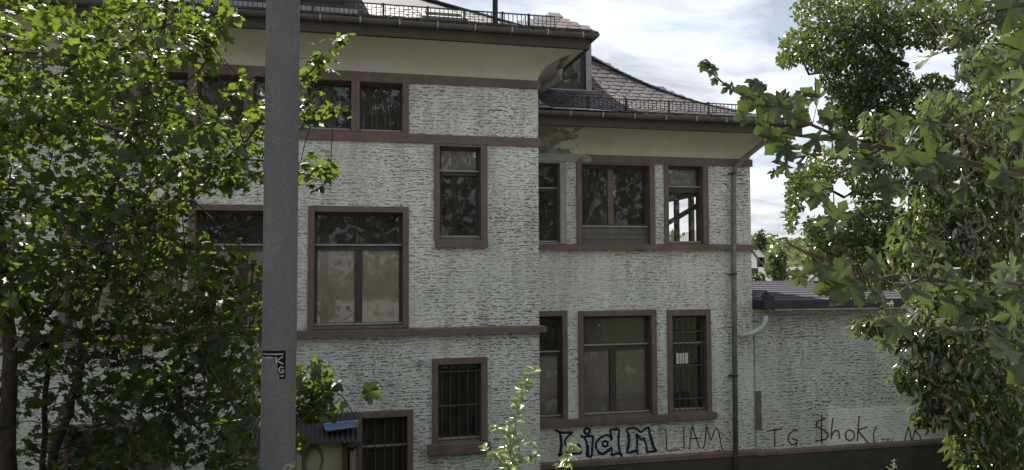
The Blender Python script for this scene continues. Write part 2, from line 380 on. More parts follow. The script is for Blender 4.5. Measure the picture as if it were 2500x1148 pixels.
# ------------------------------------------------------------------ villa
villa = empty('villa', (0, DA, 0), 'two storey grey rendered villa with brown trim, deep coved eaves and slate roofs', 'house')
def wall_holes(mb, fixed, ax, a0, a1, z0, z1, holes):
    A_ = sorted(set([a0, a1] + [v for h in holes for v in h[:2] if a0 < v < a1])); Z_ = sorted(set([z0, z1] + [v for h in holes for v in h[2:] if z0 < v < z1]))
    for i in range(len(A_)-1):
        for j in range(len(Z_)-1):
            ca, cz = (A_[i]+A_[i+1])/2, (Z_[j]+Z_[j+1])/2
            if any(h[0] < ca < h[1] and h[2] < cz < h[3] for h in holes): continue
            if ax == 'x': mb.quad((A_[i], fixed, Z_[j]), (A_[i+1], fixed, Z_[j]), (A_[i+1], fixed, Z_[j+1]), (A_[i], fixed, Z_[j+1]))
            else: mb.quad((fixed, A_[i], Z_[j]), (fixed, A_[i+1], Z_[j]), (fixed, A_[i+1], Z_[j+1]), (fixed, A_[i], Z_[j+1]))
holesA, holesB = [], []
def window(Y, holes, x0, x1, z0, z1, tl, tr, tt, tb, name='window', deep=.24, fd=.14, proud=.035, trimmat='trim', fw=.05,
           mull=None, trans=None, panes='clear', label=None, ledge=True):
    """surround with the opening x0..x1, z0..z1; frame, transom, mullion, panes"""
    holes.append((x0-tl*.5, x1+tr*.5, z0-max(tb*.5, .01), z1+max(tt*.5, .01)))
    m = MB(); y0, y1 = Y-proud, Y+deep
    m.box(x0-tl, x0, y0, y1, z0-tb, z1+tt); m.box(x1, x1+tr, y0, y1, z0-tb, z1+tt)
    m.box(x0, x1, y0, y1, z1, z1+tt)
    m.box(x0, x1, y0 if tb > .03 else Y-.004, y1, z0-max(tb, .03), z0)
    w = m.build(name, M[trimmat], villa, bevel=.006)
    if label: w['label'] = label
    f0, f1 = Y+fd, Y+fd+.06; e = .004
    f = MB(); f.box(x0-e, x0+fw, f0, f1, z0-e, z1+e); f.box(x1-fw, x1+e, f0, f1, z0-e, z1+e)
    f.box(x0+fw, x1-fw, f0, f1, z1-fw, z1+e); f.box(x0+fw, x1-fw, f0, f1, z0-e, z0+fw)
    f.build('frame', M['frame'], w, bevel=.004)
    xs = [x0+fw, x1-fw]; zs = [z0+fw, z1-fw]
    if trans:
        B(x0+fw-e, x1-fw+e, f0-.02, f1-.002, trans[0], trans[1]).build('transom', M['frame'], w, bevel=.004)
        if ledge: B(x0+.01, x1-.01, f0-.045, f0-.015, trans[1]-.022, trans[1]+.006).build('ledge', M['ledge'], w)
        zs = [z0+fw, trans[0], trans[1], z1-fw]
    if ledge: B(x0+.005, x1-.005, f0-.06, f0-.003, z0+fw*.3, z0+fw*.3+.03).build('ledge', M['ledge'], w)
    cells = []
    if mull: B(mull[0], mull[1], f0-.012, f1-.004, zs[0]-e, zs[1]+e).build('mullion', M['frame'], w, bevel=.004)
    for j in range(0, len(zs), 2):
        if mull and j == 0: cells += [(xs[0], mull[0], zs[0], zs[1]), (mull[1], xs[1], zs[0], zs[1])]
        else: cells.append((xs[0], xs[1], zs[j], zs[j+1]))
    for c in cells:
        B(c[0]-.004, c[1]+.004, f0+.026, f0+.031, c[2]-.004, c[3]+.004).build('pane', M['glass'], w)
    return w, cells
def backing(w, Y, c, mat, name='paper_lining', gap=.036, fd=.14):
    B(c[0]-.02, c[1]+.02, Y+fd+gap, Y+fd+gap+.006, c[2]-.02, c[3]+.02).build(name, M[mat], w)
def bars(w, Y, x0, x1, z0, z1, n, hz=(), r=.008):
    for i in range(n):
        x = x0+(x1-x0)*(i+.5)/n
        MB().tube([(x, Y+.07, z0), (x, Y+.07, z1)], r, 6).build('bar', M['bar'], w)
    for z in hz: MB().box(x0-.005, x1+.005, Y+.055, Y+.062, z-.012, z+.012).build('crossbar', M['bar'], w)

# attic strip of small windows, front bay
for i, xa in enumerate((.36, -.50, -1.36, -2.22, -3.08, -3.94)):
    w, c = window(DA, holesA, xa, xa+.72, 6.72, 7.55, .07, .07 if i else .11, .03, .03, fw=.03, ledge=False, deep=.3, fd=.2)
    if i < 4:
        m = MB(); k = 6 if i == 0 else 8
        for j in range(k):                                  # a curtain of slack cords
            xx = xa+.08+.56*j/(k-1); d = .035; yy_ = DA+.25
            m.tube([(xx-d, yy_, 7.40-.03*(j % 3)), (xx+d*(1 if j % 2 else -.2), yy_, 6.78)], .005, 3); m.tube([(xx+d, yy_+.012, 7.42), (xx+d*(1 if j % 2 else -.2), yy_+.012, 6.78)], .0045, 3)
        m.build('string_curtain', M['white'], w)
    B(xa+.02, xa+.70, DA+.05, DA+.09, 6.725, 6.75).build('ledge', M['ledge'], w)
# tall narrow window with roller blind
w, c = window(DA, holesA, 1.72, 2.44, 4.90, 6.49, .10, .12, .03, .03, trans=(6.00, 6.09), label='tall narrow window with a grey blind in its top light')
backing(w, DA, c[1], 'blind', 'roller_blind')
B(1.64, 2.56, DA-.07, DA-.004, 4.73, 4.868).build('sill', M['trim'], w, bevel=.006)
# large windows papered over
for xm in (.355, -1.50, -3.355):
    w, c = window(DA, holesA, xm-.725, xm+.735, 3.42, 5.33, .10, .10, .10, .045, mull=(xm-.065, xm+.065), trans=(4.69, 4.79), label='large window with yellowed paper behind its two lower panes' if xm > 0 else None)
    backing(w, DA, c[0], 'paper'); backing(w, DA, c[1], 'paper')
# ground floor
w, c = window(DA, holesA, 1.69, 2.44, 1.42, 2.73, .10, .11, .11, .02, label='barred ground floor window with projecting sill')
bars(w, DA, 1.69, 2.44, 1.46, 2.73, 5, (2.02, 2.60))
B(1.51, 2.59, DA-.11, DA-.004, 1.22, 1.397).build('sill', M['trim'], w, bevel=.008)
w, c = window(DA, holesA, .42, 1.17, .30, 1.885, .32, .10, .11, .10, trans=(1.34, 1.40))
bars(w, DA, .42, 1.17, .30, 1.885, 5)
w, c = window(DA, holesA, -4.05, -3.15, .30, 1.90, .10, .10, .10, .10, trans=(1.30, 1.37))
w, c = window(DA, holesA, -3.0, -2.62, .10, 1.95, .06, .08, .08, .05, ledge=False)
backing(w, DA, c[0], 'panel', 'door_panel', .03)
# right wing, upper floor
w, c = window(DB, holesB, 3.58, 4.15, 4.85, 6.38, .06, .13, .03, .02, trans=(5.84, 5.92), trimmat='trim_peel')
w, c = window(DB, holesB, 4.585, 5.99, 4.85, 6.375, .10, .11, .03, .02, label='wide window of the right wing above a weathered panel')
for o in list(w.children):
    if o.name.startswith(('pane', 'frame', 'ledge')): bpy.data.objects.remove(o)
f = MB(); f0 = DB+.14
f.box(4.581, 4.63, f0, f0+.06, 5.16, 6.379); f.box(5.945, 5.994, f0, f0+.06, 5.16, 6.379); f.box(4.63, 5.945, f0, f0+.06, 6.31, 6.379); f.box(4.63, 5.945, f0, f0+.06, 5.16, 5.22)
f.build('frame', M['frame'], w, bevel=.004)
B(5.17, 5.29, f0-.012, f0+.055, 5.22, 6.31).build('mullion', M['trim'], w, bevel=.004)
B(4.59, 5.985, f0-.06, f0-.003, 5.165, 5.195).build('ledge', M['ledge'], w)
for a, b in ((4.63, 5.17), (5.29, 5.945)): B(a-.004, b+.004, f0+.026, f0+.031, 5.216, 6.314).build('pane', M['glass'], w)
B(4.582, 5.993, f0-.03, f0+.03, 4.846, 5.158).build('panel', M['board'], w)
for zz_ in (4.93, 5.03): B(4.60, 5.98, f0-.036, f0-.031, zz_, zz_+.006).build('board_joint', M['frame'], w)
w, c = window(DB, holesB, 6.39, 7.13, 4.85, 6.39, .09, .12, .03, .02, trans=(5.87, 6.00), label='narrow window through which the sky behind the house shows')
backing(w, DB, c[1], 'blind', 'roller_blind')
# right wing, lower floor
w, c = window(DB, holesB, 3.58, 4.18, 1.54, 3.46, .06, .10, .10, .03, trans=(2.70, 2.79)); backing(w, DB, c[0], 'paper_dark', gap=.036)
w, c = window(DB, holesB, 4.60, 5.99, 1.54, 3.44, .10, .11, .11, .03, mull=(5.18, 5.31), trans=(2.78, 2.89), label='wide ground floor window lined with torn dark paper')
backing(w, DB, c[0], 'paper_dark', gap=.036); backing(w, DB, c[1], 'paper_dark', gap=.036); backing(w, DB, c[2], 'board', 'roller_blind')
w, c = window(DB, holesB, 6.43, 7.16, 1.54, 3.42, .10, .10, .12, .03, trans=(2.80, 2.88), label='narrow barred window with a white paper sheet inside')
bars(w, DB, 6.43, 7.16, 1.56, 3.42, 6, (3.10, 2.43, 1.78))
for a in (6.575, 6.71): B(a, a+.12, DB+.125, DB+.128, 2.46, 2.67).build('paper_sheet', M['housewall'], w)

m = MB(); wall_holes(m, DA, 'x', -11, XA, 0, 7.73, holesA); m.build('wall', M['stucco'], villa)
m = MB(); wall_holes(m, DB, 'x', XA, XB, .3, 6.56, holesB); m.build('wall', M['stucco'], villa)
m = MB(); wall_holes(m, XA, 'y', DA, DB, 0, 7.73, []); wall_holes(m, XA, 'y', DB, 22, 6.5, 9.2, []); m.build('wall', M['stucco'], villa)
side_hole = (15.3, 18.5, 4.80, 6.10)
m = MB(); wall_holes(m, XB, 'y', DB, 22, 0, 7.2, [side_hole]); m.build('wall', M['stucco'], villa)
m = MB(); wall_holes(m, 22, 'x', -11, XB, 0, 9, []); wall_holes(m, -11, 'y', DA, 22, 0, 9, []); m.build('wall', M['stucco'], villa)
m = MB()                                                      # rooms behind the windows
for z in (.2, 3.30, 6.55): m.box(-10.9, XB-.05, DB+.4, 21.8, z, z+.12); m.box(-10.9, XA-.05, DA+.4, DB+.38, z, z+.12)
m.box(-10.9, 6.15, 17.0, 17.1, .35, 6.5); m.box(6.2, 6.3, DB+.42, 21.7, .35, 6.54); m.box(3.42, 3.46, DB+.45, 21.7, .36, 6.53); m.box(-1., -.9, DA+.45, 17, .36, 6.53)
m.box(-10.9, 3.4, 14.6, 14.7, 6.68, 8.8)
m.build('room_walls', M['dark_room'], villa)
# timber structure and glazing of the window in the gable side, seen through the room
fr = MB().box(XB-.06, XB+.06, 15.25, 15.4, 4.75, 6.15).box(XB-.06, XB+.06, 18.4, 18.55, 4.75, 6.15).box(XB-.06, XB+.06, 15.4, 18.4, 6.03, 6.15).box(XB-.06, XB+.06, 15.4, 18.4, 4.75, 4.86)
sw = fr.build('window', M['timber'], villa)
for yy in (16.55, 17.35): B(XB-.05, XB+.05, yy-.06, yy+.06, 4.86, 6.03).build('post', M['timber'], sw)
MB().tube([(XB+.02, 15.4, 5.98), (XB+.02, 18.4, 5.40)], .07, 4).build('brace', M['timber'], sw)

# bands and string courses
pathA = [(-11, DA, 0, -1), (XA, DA, 1, -1), (XA, DB, 1, 0)]; pathA2 = [(-11, DA, 0, -1), (XA, DA, 1, -1), (XA, 15.6, 1, 0)]
pathB = [(XA, DB, 0, -1), (XB, DB, 1, -1), (XB, 21.5, 1, 0)]
def rect(o0, o1, z0, z1, slope=0): return [(o0, z0), (o1, z0), (o1, z1-slope), (o0, z1)]
MB().sweep(rect(-.02, .04, 7.572, 7.718), pathA).build('upper_band', M['trim'], villa)
MB().sweep(rect(-.02, .04, 6.535, 6.686), pathA).build('middle_band', M['trim'], villa)
MB().sweep(rect(-.02, .11, 3.25, 3.372, .025), pathA).build('string_course', M['trim'], villa)
MB().sweep(rect(-.02, .04, 6.415, 6.562), pathB).build('upper_band', M['trim_peel'], villa)
MB().sweep(rect(-.02, .10, 4.72, 4.836, .02), pathB).build('string_course', M['trim'], villa)
B(XA+.002, 7.34, DB-.10, DB+.02, 1.385, 1.508).build('string_course', M['trim'], villa, bevel=.008)
MB().sweep(rect(-.02, .07, -.3, .705, .05), [(XA+.003, DB, 0, -1), (XB, DB, 0, -1)]).build('plinth', M['plinth'], villa)
MB().sweep([(-.02, .62), (.085, .62), (.085, .70), (-.02, .735)], [(XA+.004, DB, 0, -1), (XB, DB, 0, -1)]).build('plinth_cap', M['trim'], villa)
# coves, fascias, gutters
def cove(path, z0, z1, off, mat):
    prof = [(off*(1-math.cos(a)), z0+(z1-z0)*math.sin(a)) for a in [math.pi/2*i/12 for i in range(13)]]
    MB().sweep(prof, path, closed=False).build('eaves_cove', M[mat], villa, smooth=False)
    MB().sweep(rect(off-.05, off+.03, z1-.004, z1+.16), path).build('fascia', M['fascia'], villa)
    g = []
    for i in range(9): a = math.pi*i/8; g.append((off+.10-.07*math.cos(a), z1+.235-.085*math.sin(a)))
    for i in range(9): a = math.pi*(8-i)/8; g.append((off+.10-.06*math.cos(a), z1+.235-.075*math.sin(a)))
    gu = MB().sweep(g, path).build('gutter', M['gutter'], villa, smooth=False)
    gl = (path[0][0], path[1][0]); y = path[0][1]; bm = B(-.012, .012, -.09, .09, -.09, .012).mesh('gutter_bracket', M['zinc'])
    x = max(gl[0], -4.)
    while x < gl[1]+off:
        inst('gutter_bracket', bm, (x, y-off-.10, z1+.235), gu, scale=(1, .9, .9)); x += .62
    MB().sweep(rect(off+.0, off+.055, z1+.245, z1+.262), path).build('eaves_flashing', M['zinc_bright'], villa)
cove(pathA2, 7.715, 8.145, .70, 'cove'); cove(pathB, 6.56, 6.98, .70, 'cove_peel')

# roofs
def zA(t): return 8.40 + (.30*t if t < .85 else .255 + .60*(t-.85))
def zB(t): return 7.235 + .23*t + .112*t*t
def roof_sheet(xl, xr, y0, zf, tm, name, yb=22.8):
    m = MB(); ts = [0, .3, .6, .85, 1.1, 1.5, 2.0, 2.5, 3.0, 3.6, tm]
    for a, b in zip(ts[:-1], ts[1:]):
        m.quad((xl, y0+a, zf(a)), (xr-a, y0+a, zf(a)), (xr-b, y0+b, zf(b)), (xl, y0+b, zf(b)))
        m.quad((xr-a, y0+a, zf(a)), (xr-a, yb, zf(a)), (xr-b, yb, zf(b)), (xr-b, y0+b, zf(b)))
    zt = zf(tm); m.quad((xl, y0+tm, zt), (xr-tm, y0+tm, zt), (xr-tm, yb, zt), (xl, yb, zt))
    return m.build(name, M['roof_under'], villa)
roofA = roof_sheet(-11.5, 4.30, 12.19, zA, 4.4, 'roof'); roofB = roof_sheet(XA+.01, 9.0, 13.09, zB, 4.0, 'roof')
TM = []
for k, wv in enumerate((.262, .255, .268)):
    m = MB(); n = len(m.v); l = .33
    top = [(-wv/2, 0, .012), (wv/2, 0, .014), (wv/2, l, .004), (-wv/2, l, .004)]; cut = .03+.02*k
    v = [(-wv/2+cut*.4, 0, 0), (wv/2-cut, 0, 0), (wv/2, cut, 0), (wv/2, l, 0), (-wv/2, l, 0)]
    m.v = [(a, b, c) for a, b, c in v] + [(a, b, c+.02) for a, b, c in v]
    m.f = [(4, 3, 2, 1, 0), (5, 6, 7, 8, 9)] + [(i, (i+1) % 5, (i+1) % 5+5, i+5) for i in range(5)]
    TM.append(m.mesh('slate', M['slate']))
def slates(roof, xl, xr, y0, zf, rows, exp_, skip=None):
    t = .10
    for r in range(rows):
        s = (zf(t+.05)-zf(t))/.05; ang = math.atan(s); x = xl + (.135 if r % 2 else 0)
        while x < xr - t - .05:
            if not (skip and skip(x, y0+t)):
                inst('slate', random.choice(TM), (x+random.uniform(-.006, .006), y0+t, zf(t)+.014), roof, rot=(ang-.035+random.uniform(-.012, .012), random.uniform(-.012, .012), random.uniform(-.012, .012)))
            x += .27
        t += exp_*math.cos(ang)
slates(roofA, -2.6, 4.25, 12.19, zA, 9, .20, lambda x, y: 1.35 < x < 2.3 and 12.78 < y < 13.3)
slates(roofB, 3.62, 8.95, 13.09, zB, 16, .21, lambda x, y: x < 5.2 and y > 14.9)
def hip_caps(roof, xr, y0, zf, t0, t1):
    t = t0
    while t < t1:
        s = (zf(t+.05)-zf(t))/.05
        inst('hip_slate', random.choice(TM), (xr-t, y0+t, zf(t)+.006), roof, rot=(math.atan(s*.7)-.05+random.uniform(-.02, .02), -.1, R(45)+random.uniform(-.03, .03)), scale=(1.0, .9, 1.3)); t += .1
hip_caps(roofB, 9.0, 13.09, zB, .06, 4.0); hip_caps(roofA, 4.30, 12.19, zA, .06, 3.0)
# zinc valley sheets beside the bay and along the eaves
m = MB()
for a, b in ((.02, .35), (.36, .85), (.86, 1.4)):
    m.quad((XA+.005, 13.09+a, zB(a)+.035), (XA+.34, 13.09+a, zB(a)+.04), (XA+.34, 13.09+b, zB(b)+.04), (XA+.005, 13.09+b, zB(b)+.035))
m.quad((XA+.34, 13.1, zB(0)+.03), (5.0, 13.1, zB(0)+.03), (4.6, 13.09+.35, zB(.35)+.035), (XA+.34, 13.09+.35, zB(.35)+.035))
m.build('valley_flashing', M['zinc_bright'], roofB)
B(4.2, 5.28, 14.92, 14.96, zB(1.83)-.05, zB(1.83)+.05).build('flashing', M['zinc'], roofB)
# snow guards
def snow_guard(x0, x1, y, z0, z1, step, posts):
    g = B(x0, x1, y-.008, y+.008, z1-.02, z1).build('snow_guard', M['iron'], villa)
    B(x0, x1, y-.007, y+.007, z0+.035, z0+.05).build('lower_rail', M['iron'], g)
    bm = B(-.006, .006, -.006, .006, 0, z1-z0-.06).mesh('bar', M['iron']); pm = MB().box(-.016, .016, -.016, .016, -.08, z1-z0+.02).mesh('post', M['iron'])
    n = int((x1-x0)/step)
    for i in range(n+1): inst('bar', bm, (x0+.006+i*step, y, z0+.045), g)
    for x in posts: inst('post', pm, (x, y+.022, z0), g)
snow_guard(-3.1, 3.64, 12.42, 8.47, 8.72, .074, [-2.84, -1.94, -1.04, -.4, .72, 1.45, 2.06, 2.72, 3.18])
snow_guard(3.58, 7.62, 13.32, 7.33, 7.555, .083, [3.85, 4.55, 5.30, 6.17, 7.0])
# roof window, vent pipe, finial
ang = math.atan(.60); sk = MB().box(-.40, .40, 0, .07, 0, .09).box(-.40, .40, .52, .59, 0, .09).box(-.40, -.33, .07, .52, 0, .09).box(.33, .40, .07, .52, 0, .09)
o = sk.build('roof_window', M['zinc'], None); o.location = (1.80, 12.19+.66, zA(.66)+.03); o.rotation_euler = (ang*.85, 0, 0); adopt(o, roofA)
o = B(-.33, .33, .07, .52, .05, .06).build('roof_window_glass', M['glass'], None); o.location = (1.80, 12.19+.66, zA(.66)+.03); o.rotation_euler = (ang*.85, 0, 0); adopt(o, roofA)
MB().tube([(2.66, 12.75, 8.5), (2.66, 12.75, 9.9)], .048, 12).build('vent_pipe', M['iron'], roofA, smooth=True)
MB().tube([(2.70, 12.72, 8.62), (2.95, 12.35, 8.5)], .018, 6).build('pipe_stay', M['zinc'], roofA)
# attic dormer on the bay roof
dm = MB().box(-2.4, .28, 13.12, 15.5, 8.55, 10.4).build('dormer', M['fascia'], villa)
B(-2.2, .1, 13.10, 13.118, 8.92, 10.0).build('window', M['frame'], dm)
B(-2.45, .32, 13.02, 13.115, 8.66, 8.80).build('flashing', M['zinc'], dm)
# dormer on the right wing roof
dr = MB(); dr.box(5.06, 5.17, 14.98, 15.1, 8.06, 9.18); dr.box(3.6, 5.17, 14.98, 15.1, 9.08, 9.2); dr.box(3.6, 5.17, 15.03, 15.1, 8.0, 8.17); dr.box(5.09, 5.165, 15.1, 17.5, 8.3, 9.19); dr.box(3.6, 4.36, 15.02, 15.1, 8.17, 9.08)
dr = dr.build('dormer', M['fascia'], villa)
f = MB().box(4.36, 4.44, 15.03, 15.09, 8.17, 9.08).box(4.98, 5.06, 15.03, 15.09, 8.17, 9.08).box(4.44, 4.98, 15.03, 15.09, 9.0, 9.08).box(4.44, 4.98, 15.03, 15.09, 8.17, 8.24).build('window', M['frame'], dr)
B(4.43, 4.99, 15.055, 15.06, 8.23, 9.01).build('pane', M['glass'], f)
B(5.06, 5.18, 14.955, 14.978, 8.05, 9.2).build('corner_post', M['zinc'], dr)
B(3.5, 5.2, 16.6, 16.7, 8.0, 9.2).build('inner_wall', M['dark_room'], dr)
m = MB(); e = (3.55, 5.30, 14.83, 17.5, 9.20)
ap, ap2 = (4.62, 15.6, 9.84), (4.62, 17.5, 9.84)
n = len(m.v); m.v += [(e[0], e[2], e[4]), (e[1], e[2], e[4]), (e[1], e[3], e[4]), (e[0], e[3], e[4]), ap, ap2, (e[0], e[2], e[4]+.1), (e[1], e[2], e[4]+.1), (e[1], e[3], e[4]+.1), (e[0], e[3], e[4]+.1)]
m.f = [(0, 3, 2, 1), (0, 1, 7, 6), (1, 2, 8, 7), (3, 0, 6, 9), (6, 7, 4), (7, 8, 5, 4), (9, 6, 4, 5), (2, 3, 9, 5, 8)]
rf = m.build('dormer_roof', M['roof_under'], dr)
sl_ = (9.84-9.30)/(15.6-14.83); k = 0
for t_ in (.02, .18, .34, .50, .64):
    xa, xb = e[0]+(4.62-e[0])*t_/.77, e[1]-(e[1]-4.62)*t_/.77; x = xa+.16+(.1 if k % 2 else 0); k += 1
    while x < xb-.1:
        inst('slate', random.choice(TM), (x, 14.83+t_, 9.305+t_*sl_), dr, rot=(math.atan(sl_)-.04, random.uniform(-.02, .02), random.uniform(-.02, .02))); x += .26
# pipes
pm = MB().tube([onY(1418, 96, 12.35), onY(1398, 118, 12.55), onY(1374, 150, 12.85), onY(1366, 166, 13.0)], .045, 10); pm.build('downpipe', M['pipe'], villa, smooth=True)
MB().tube([onY(1366, 166, 13.0), onY(1364, 186, 13.1), onY(1350, 200, 13.2), onY(1318, 222, 13.35)], .062, 10).build('downpipe', M['zinc'], villa, smooth=True)
dp = MB().tube([(8.35, 13.08, 7.08), (8.30, 13.2, 6.95), (7.95, 13.72, 6.55), (7.80, 13.80, 6.36), (7.77, 13.80, 6.2), (7.74, 13.80, 4.3), (7.70, 13.78, .35)], .052, 12).build('downpipe', M['pipe'], villa, smooth=True)
for z, x in ((6.24, 7.775), (4.22, 7.74), (2.2, 7.725)): MB().tube([(x, 13.80, z), (x, 13.80, z+.03)], .066, 12).box(x-.09, x+.09, 13.83, 13.9, z+.006, z+.024).build('pipe_clip', M['iron'], dp)
# little things on the front
B(1.352, 1.435, DA-.10, DA-.004, 2.75, 2.835).build('junction_box', M['ledge'], villa, bevel=.006)
B(.215, .31, DA-.12, DA-.037, 1.06, 1.40).build('wall_lamp', M['blind'], villa, bevel=.01)
MB().tube([(.10, DA-.15, 1.50), (.26, DA-.13, 1.45), (.36, DA-.10, 1.52)], [.05, .07, .04], 6).build('wall_bracket', M['iron'], villa)

# graffiti: flat paint strokes on the wall
def stroke(mb, pts, wd, Y, jit=.12):
    P = [onY(px, py, Y) for px, py in pts]; out = []
    for i in range(len(P)-1):                                 # round the corners a little
        n = max(1, int((P[i+1]-P[i]).length/.03))
        for k in range(n): out.append(P[i].lerp(P[i+1], k/n))
    out.append(P[-1]); P = out
    if len(P) > 4: P = [P[0]] + [(P[i-1]+P[i]*2+P[i+1])/4 for i in range(1, len(P)-1)] + [P[-1]]
    L = []
    for i, p in enumerate(P):
        t = P[min(i+1, len(P)-1)] - P[max(i-1, 0)]
        if t.length < 1e-6: t = Vector((1, 0, 0))
        t.normalize(); n = Vector((-t.z, 0, t.x)); h = wd*.5*(1+random.uniform(-jit, jit)); L.append((p+n*h, p-n*h))
    n0 = len(mb.v)
    for a, b in L: mb.v += [tuple(a), tuple(b)]
    for i in range(len(L)-1): mb.f.append((n0+2*i, n0+2*i+1, n0+2*i+3, n0+2*i+2))
def circ(cx, cy, rx, ry=None): ry = ry or rx; return [(cx+rx*math.cos(a*math.pi/8), cy+ry*math.sin(a*math.pi/8)) for a in range(17)]
cA = lambda L: [(1320+x/5.208, 1030+y/5.208) for x, y in L]; cB = lambda L: [(1840+x/5.682, 990+y/5.682) for x, y in L]
YG = DB-.004
m = MB()
for s in ([(180,98),(235,135),(330,140),(412,130),(345,185),(305,240),(310,290),(400,310),(490,285),(505,345),(522,400),(430,405),(300,395),(225,440),(255,380),(262,290),(258,200),(240,140)],
          circ(590,118,38), [(505,180),(555,195),(590,280),(590,380),(580,440),(650,445),(655,360),(660,260),(670,180),(590,185),(550,195)],
          [(905,235),(890,185),(840,165),(760,200),(705,260),(700,320),(730,380),(790,410),(860,375),(905,320),(905,430)], circ(820,280,35),
          [(905,235),(880,100),(1000,95),(990,200),(990,310),(1010,400),(1035,440)], [(905,430),(950,405),(1010,400)],
          [(1090,95),(1180,75),(1240,100),(1270,140),(1320,95),(1375,65),(1385,150),(1410,230),(1440,330),(1485,380),(1420,370),(1350,390),(1345,300),(1310,200),(1280,235),(1245,180),(1210,150),(1230,230),(1220,370),(1240,415)],
          [(1090,95),(1115,160),(1120,260),(1095,400),(1160,385),(1220,370)]):
    stroke(m, cA(s), .046, YG)
for s in ([(255,180),(265,300),(250,400)], [(600,300),(600,430)], [(730,390),(790,415),(890,340)], [(1115,150),(1125,250),(1105,360)], [(1390,160),(1440,340)]): stroke(m, cA(s), .06, YG-.001)
tag(m.build('graffiti', M['ink'], villa), 'outlined LIAM graffiti in blue black spray paint')
m = MB()
for s in ([(1585,85),(1600,200),(1600,370),(1770,352)], [(1820,55),(1820,220),(1828,350)], [(1890,350),(1925,45),(1975,200),(2025,345)], [(1900,212),(2035,208)], [(2055,345),(2085,300),(2108,45),(2165,240),(2230,65),(2260,110),(2310,360)], [(2200,390),(2280,362)], [(1690,425),(1770,418)], [(1900,412),(2000,405)]):
    stroke(m, cA(s), .027, YG)
tag(m.build('graffiti', M['red_ink'], villa), 'thin LIAM lettering in dark red')

# ------------------------------------------------------------------ annex
annex = empty('annex', (10.3, DB, 0), 'single storey rendered annex with flat felt roof and scrawled lettering', 'annex')
YA = DB+.012
m = MB(); m.box(XB+.002, 12.29, YA, YA+5.2, .3, 3.56); m.build('wall', M['stucco2'], annex)
lw = B(12.292, 12.97, YA+.003, YA+.35, .3, 1.26).build('low_wall', M['stucco2'], annex)
B(12.25, 13.0, YA-.05, YA+.40, 1.262, 1.34).build('coping', M['fascia'], lw)
B(XB+.03, XB+.14, YA-.03, YA-.001, .72, 3.53).build('pilaster', M['stucco2'], annex)
B(XB+.022, XB+.15, YA-.042, YA-.031, 1.10, 1.88).build('vent_panel', M['board'], annex)
MB().sweep(rect(-.02, .07, -.3, .665, .02), [(XB+.004, YA, 0, -1), (12.97, YA, 0, -1)]).build('plinth', M['plinth'], annex)
MB().sweep([(-.02, .60), (.085, .60), (.085, .665), (-.02, .70)], [(XB+.004, YA, 0, -1), (12.97, YA, 0, -1)]).build('plinth_cap', M['trim'], annex)
def zr(y): return 3.715 + (y-13.55)*.045
m = MB(); n = 0; m.v = [(XB+.004, 13.55, 3.715), (12.6, 13.55, 3.715), (12.6, 19.2, zr(19.2)), (XB+.004, 19.2, zr(19.2)), (XB+.004, 13.55, 3.53), (12.6, 13.55, 3.53), (12.6, 19.2, 3.53), (XB+.004, 19.2, 3.53)]
m.f = [(0, 1, 2, 3), (4, 7, 6, 5), (0, 4, 5, 1), (1, 5, 6, 2), (2, 6, 7, 3), (3, 7, 4, 0)]
ar = m.build('flat_roof', M['bitumen'], annex, bevel=.02)
y = 13.9
while y < 19:
    m = MB(); m.v = [(XB+.01, y, zr(y)+.003), (12.58, y, zr(y)+.003), (12.58, y+.04, zr(y)+.03), (XB+.01, y+.04, zr(y)+.03), (XB+.01, y+.12, zr(y+.12)+.003), (12.58, y+.12, zr(y+.12)+.003)]; m.f = [(0, 1, 2, 3), (3, 2, 5, 4)]
    m.build('roofing_sheet_lap', M['bitumen'], ar); y += .62
MB().tube([(XB+.25, 13.50, 3.515), (12.55, 13.50, 3.50)], .028, 8).build('eaves_rail', M['pipe'], ar)
m = MB(); vx, vy = 8.75, 14.3; m.v = [(vx-.13, vy, zr(vy)), (vx+.13, vy, zr(vy)), (vx, vy, zr(vy)+.15), (vx-.13, vy+.35, zr(vy+.35)), (vx+.13, vy+.35, zr(vy+.35)), (vx, vy+.35, zr(vy+.35)+.03)]; m.f = [(0, 1, 2), (0, 2, 5, 3), (1, 4, 5, 2)]
m.build('roof_vent', M['iron'], ar)
B(XB+.006, XB+.22, 13.46, 13.54, 3.54, 3.80).build('verge_cap', M['bitumen'], ar)
MB().tube([onY(1869, 770, 13.62), onY(1868, 785, 13.64), onY(1860, 800, 13.66), onY(1840, 812, 13.70), onY(1806, 822, 13.76)], .05, 10).build('drain_pipe', M['zinc_bright'], annex, smooth=True)
YG2 = YA-.004
WORDS = [('T.G. in dark red marker', .032, ([(180,360),(290,335),(400,325)], [(290,335),(295,575)], [(410,545),(422,552)], [(615,345),(560,340),(490,400),(475,490),(530,550),(600,520),(610,480),(530,460)], [(600,520),(585,570)], [(646,545),(658,547)])),
 ('$hoki in dark red marker', .032, ([(1000,185),(900,210),(860,270),(900,310),(990,350),(1045,410),(1000,470),(850,500)], [(945,120),(940,350),(945,540)], [(1100,175),(1085,300),(1075,470)], [(1080,420),(1130,340),(1180,360),(1195,465)],
          circ(1335,415,65,75), [(1465,145),(1450,330),(1440,500)], [(1580,295),(1445,345),(1610,545)], [(1700,285),(1660,400),(1675,520)], [(1697,166),(1710,174)])),
 ('small TBK in dark red marker', .016, ([(1765,468),(1830,465)], [(1797,465),(1797,540)], [(1850,465),(1850,535),(1885,520),(1852,500),(1885,480),(1850,465)], [(1905,465),(1905,535)], [(1945,460),(1908,500),(1945,540)])),
 ('NS in dark red marker', .032, ([(2085,520),(2150,285),(2195,510),(2255,285)], [(2380,315),(2250,320),(2245,365),(2310,420),(2315,480),(2270,512)]))]
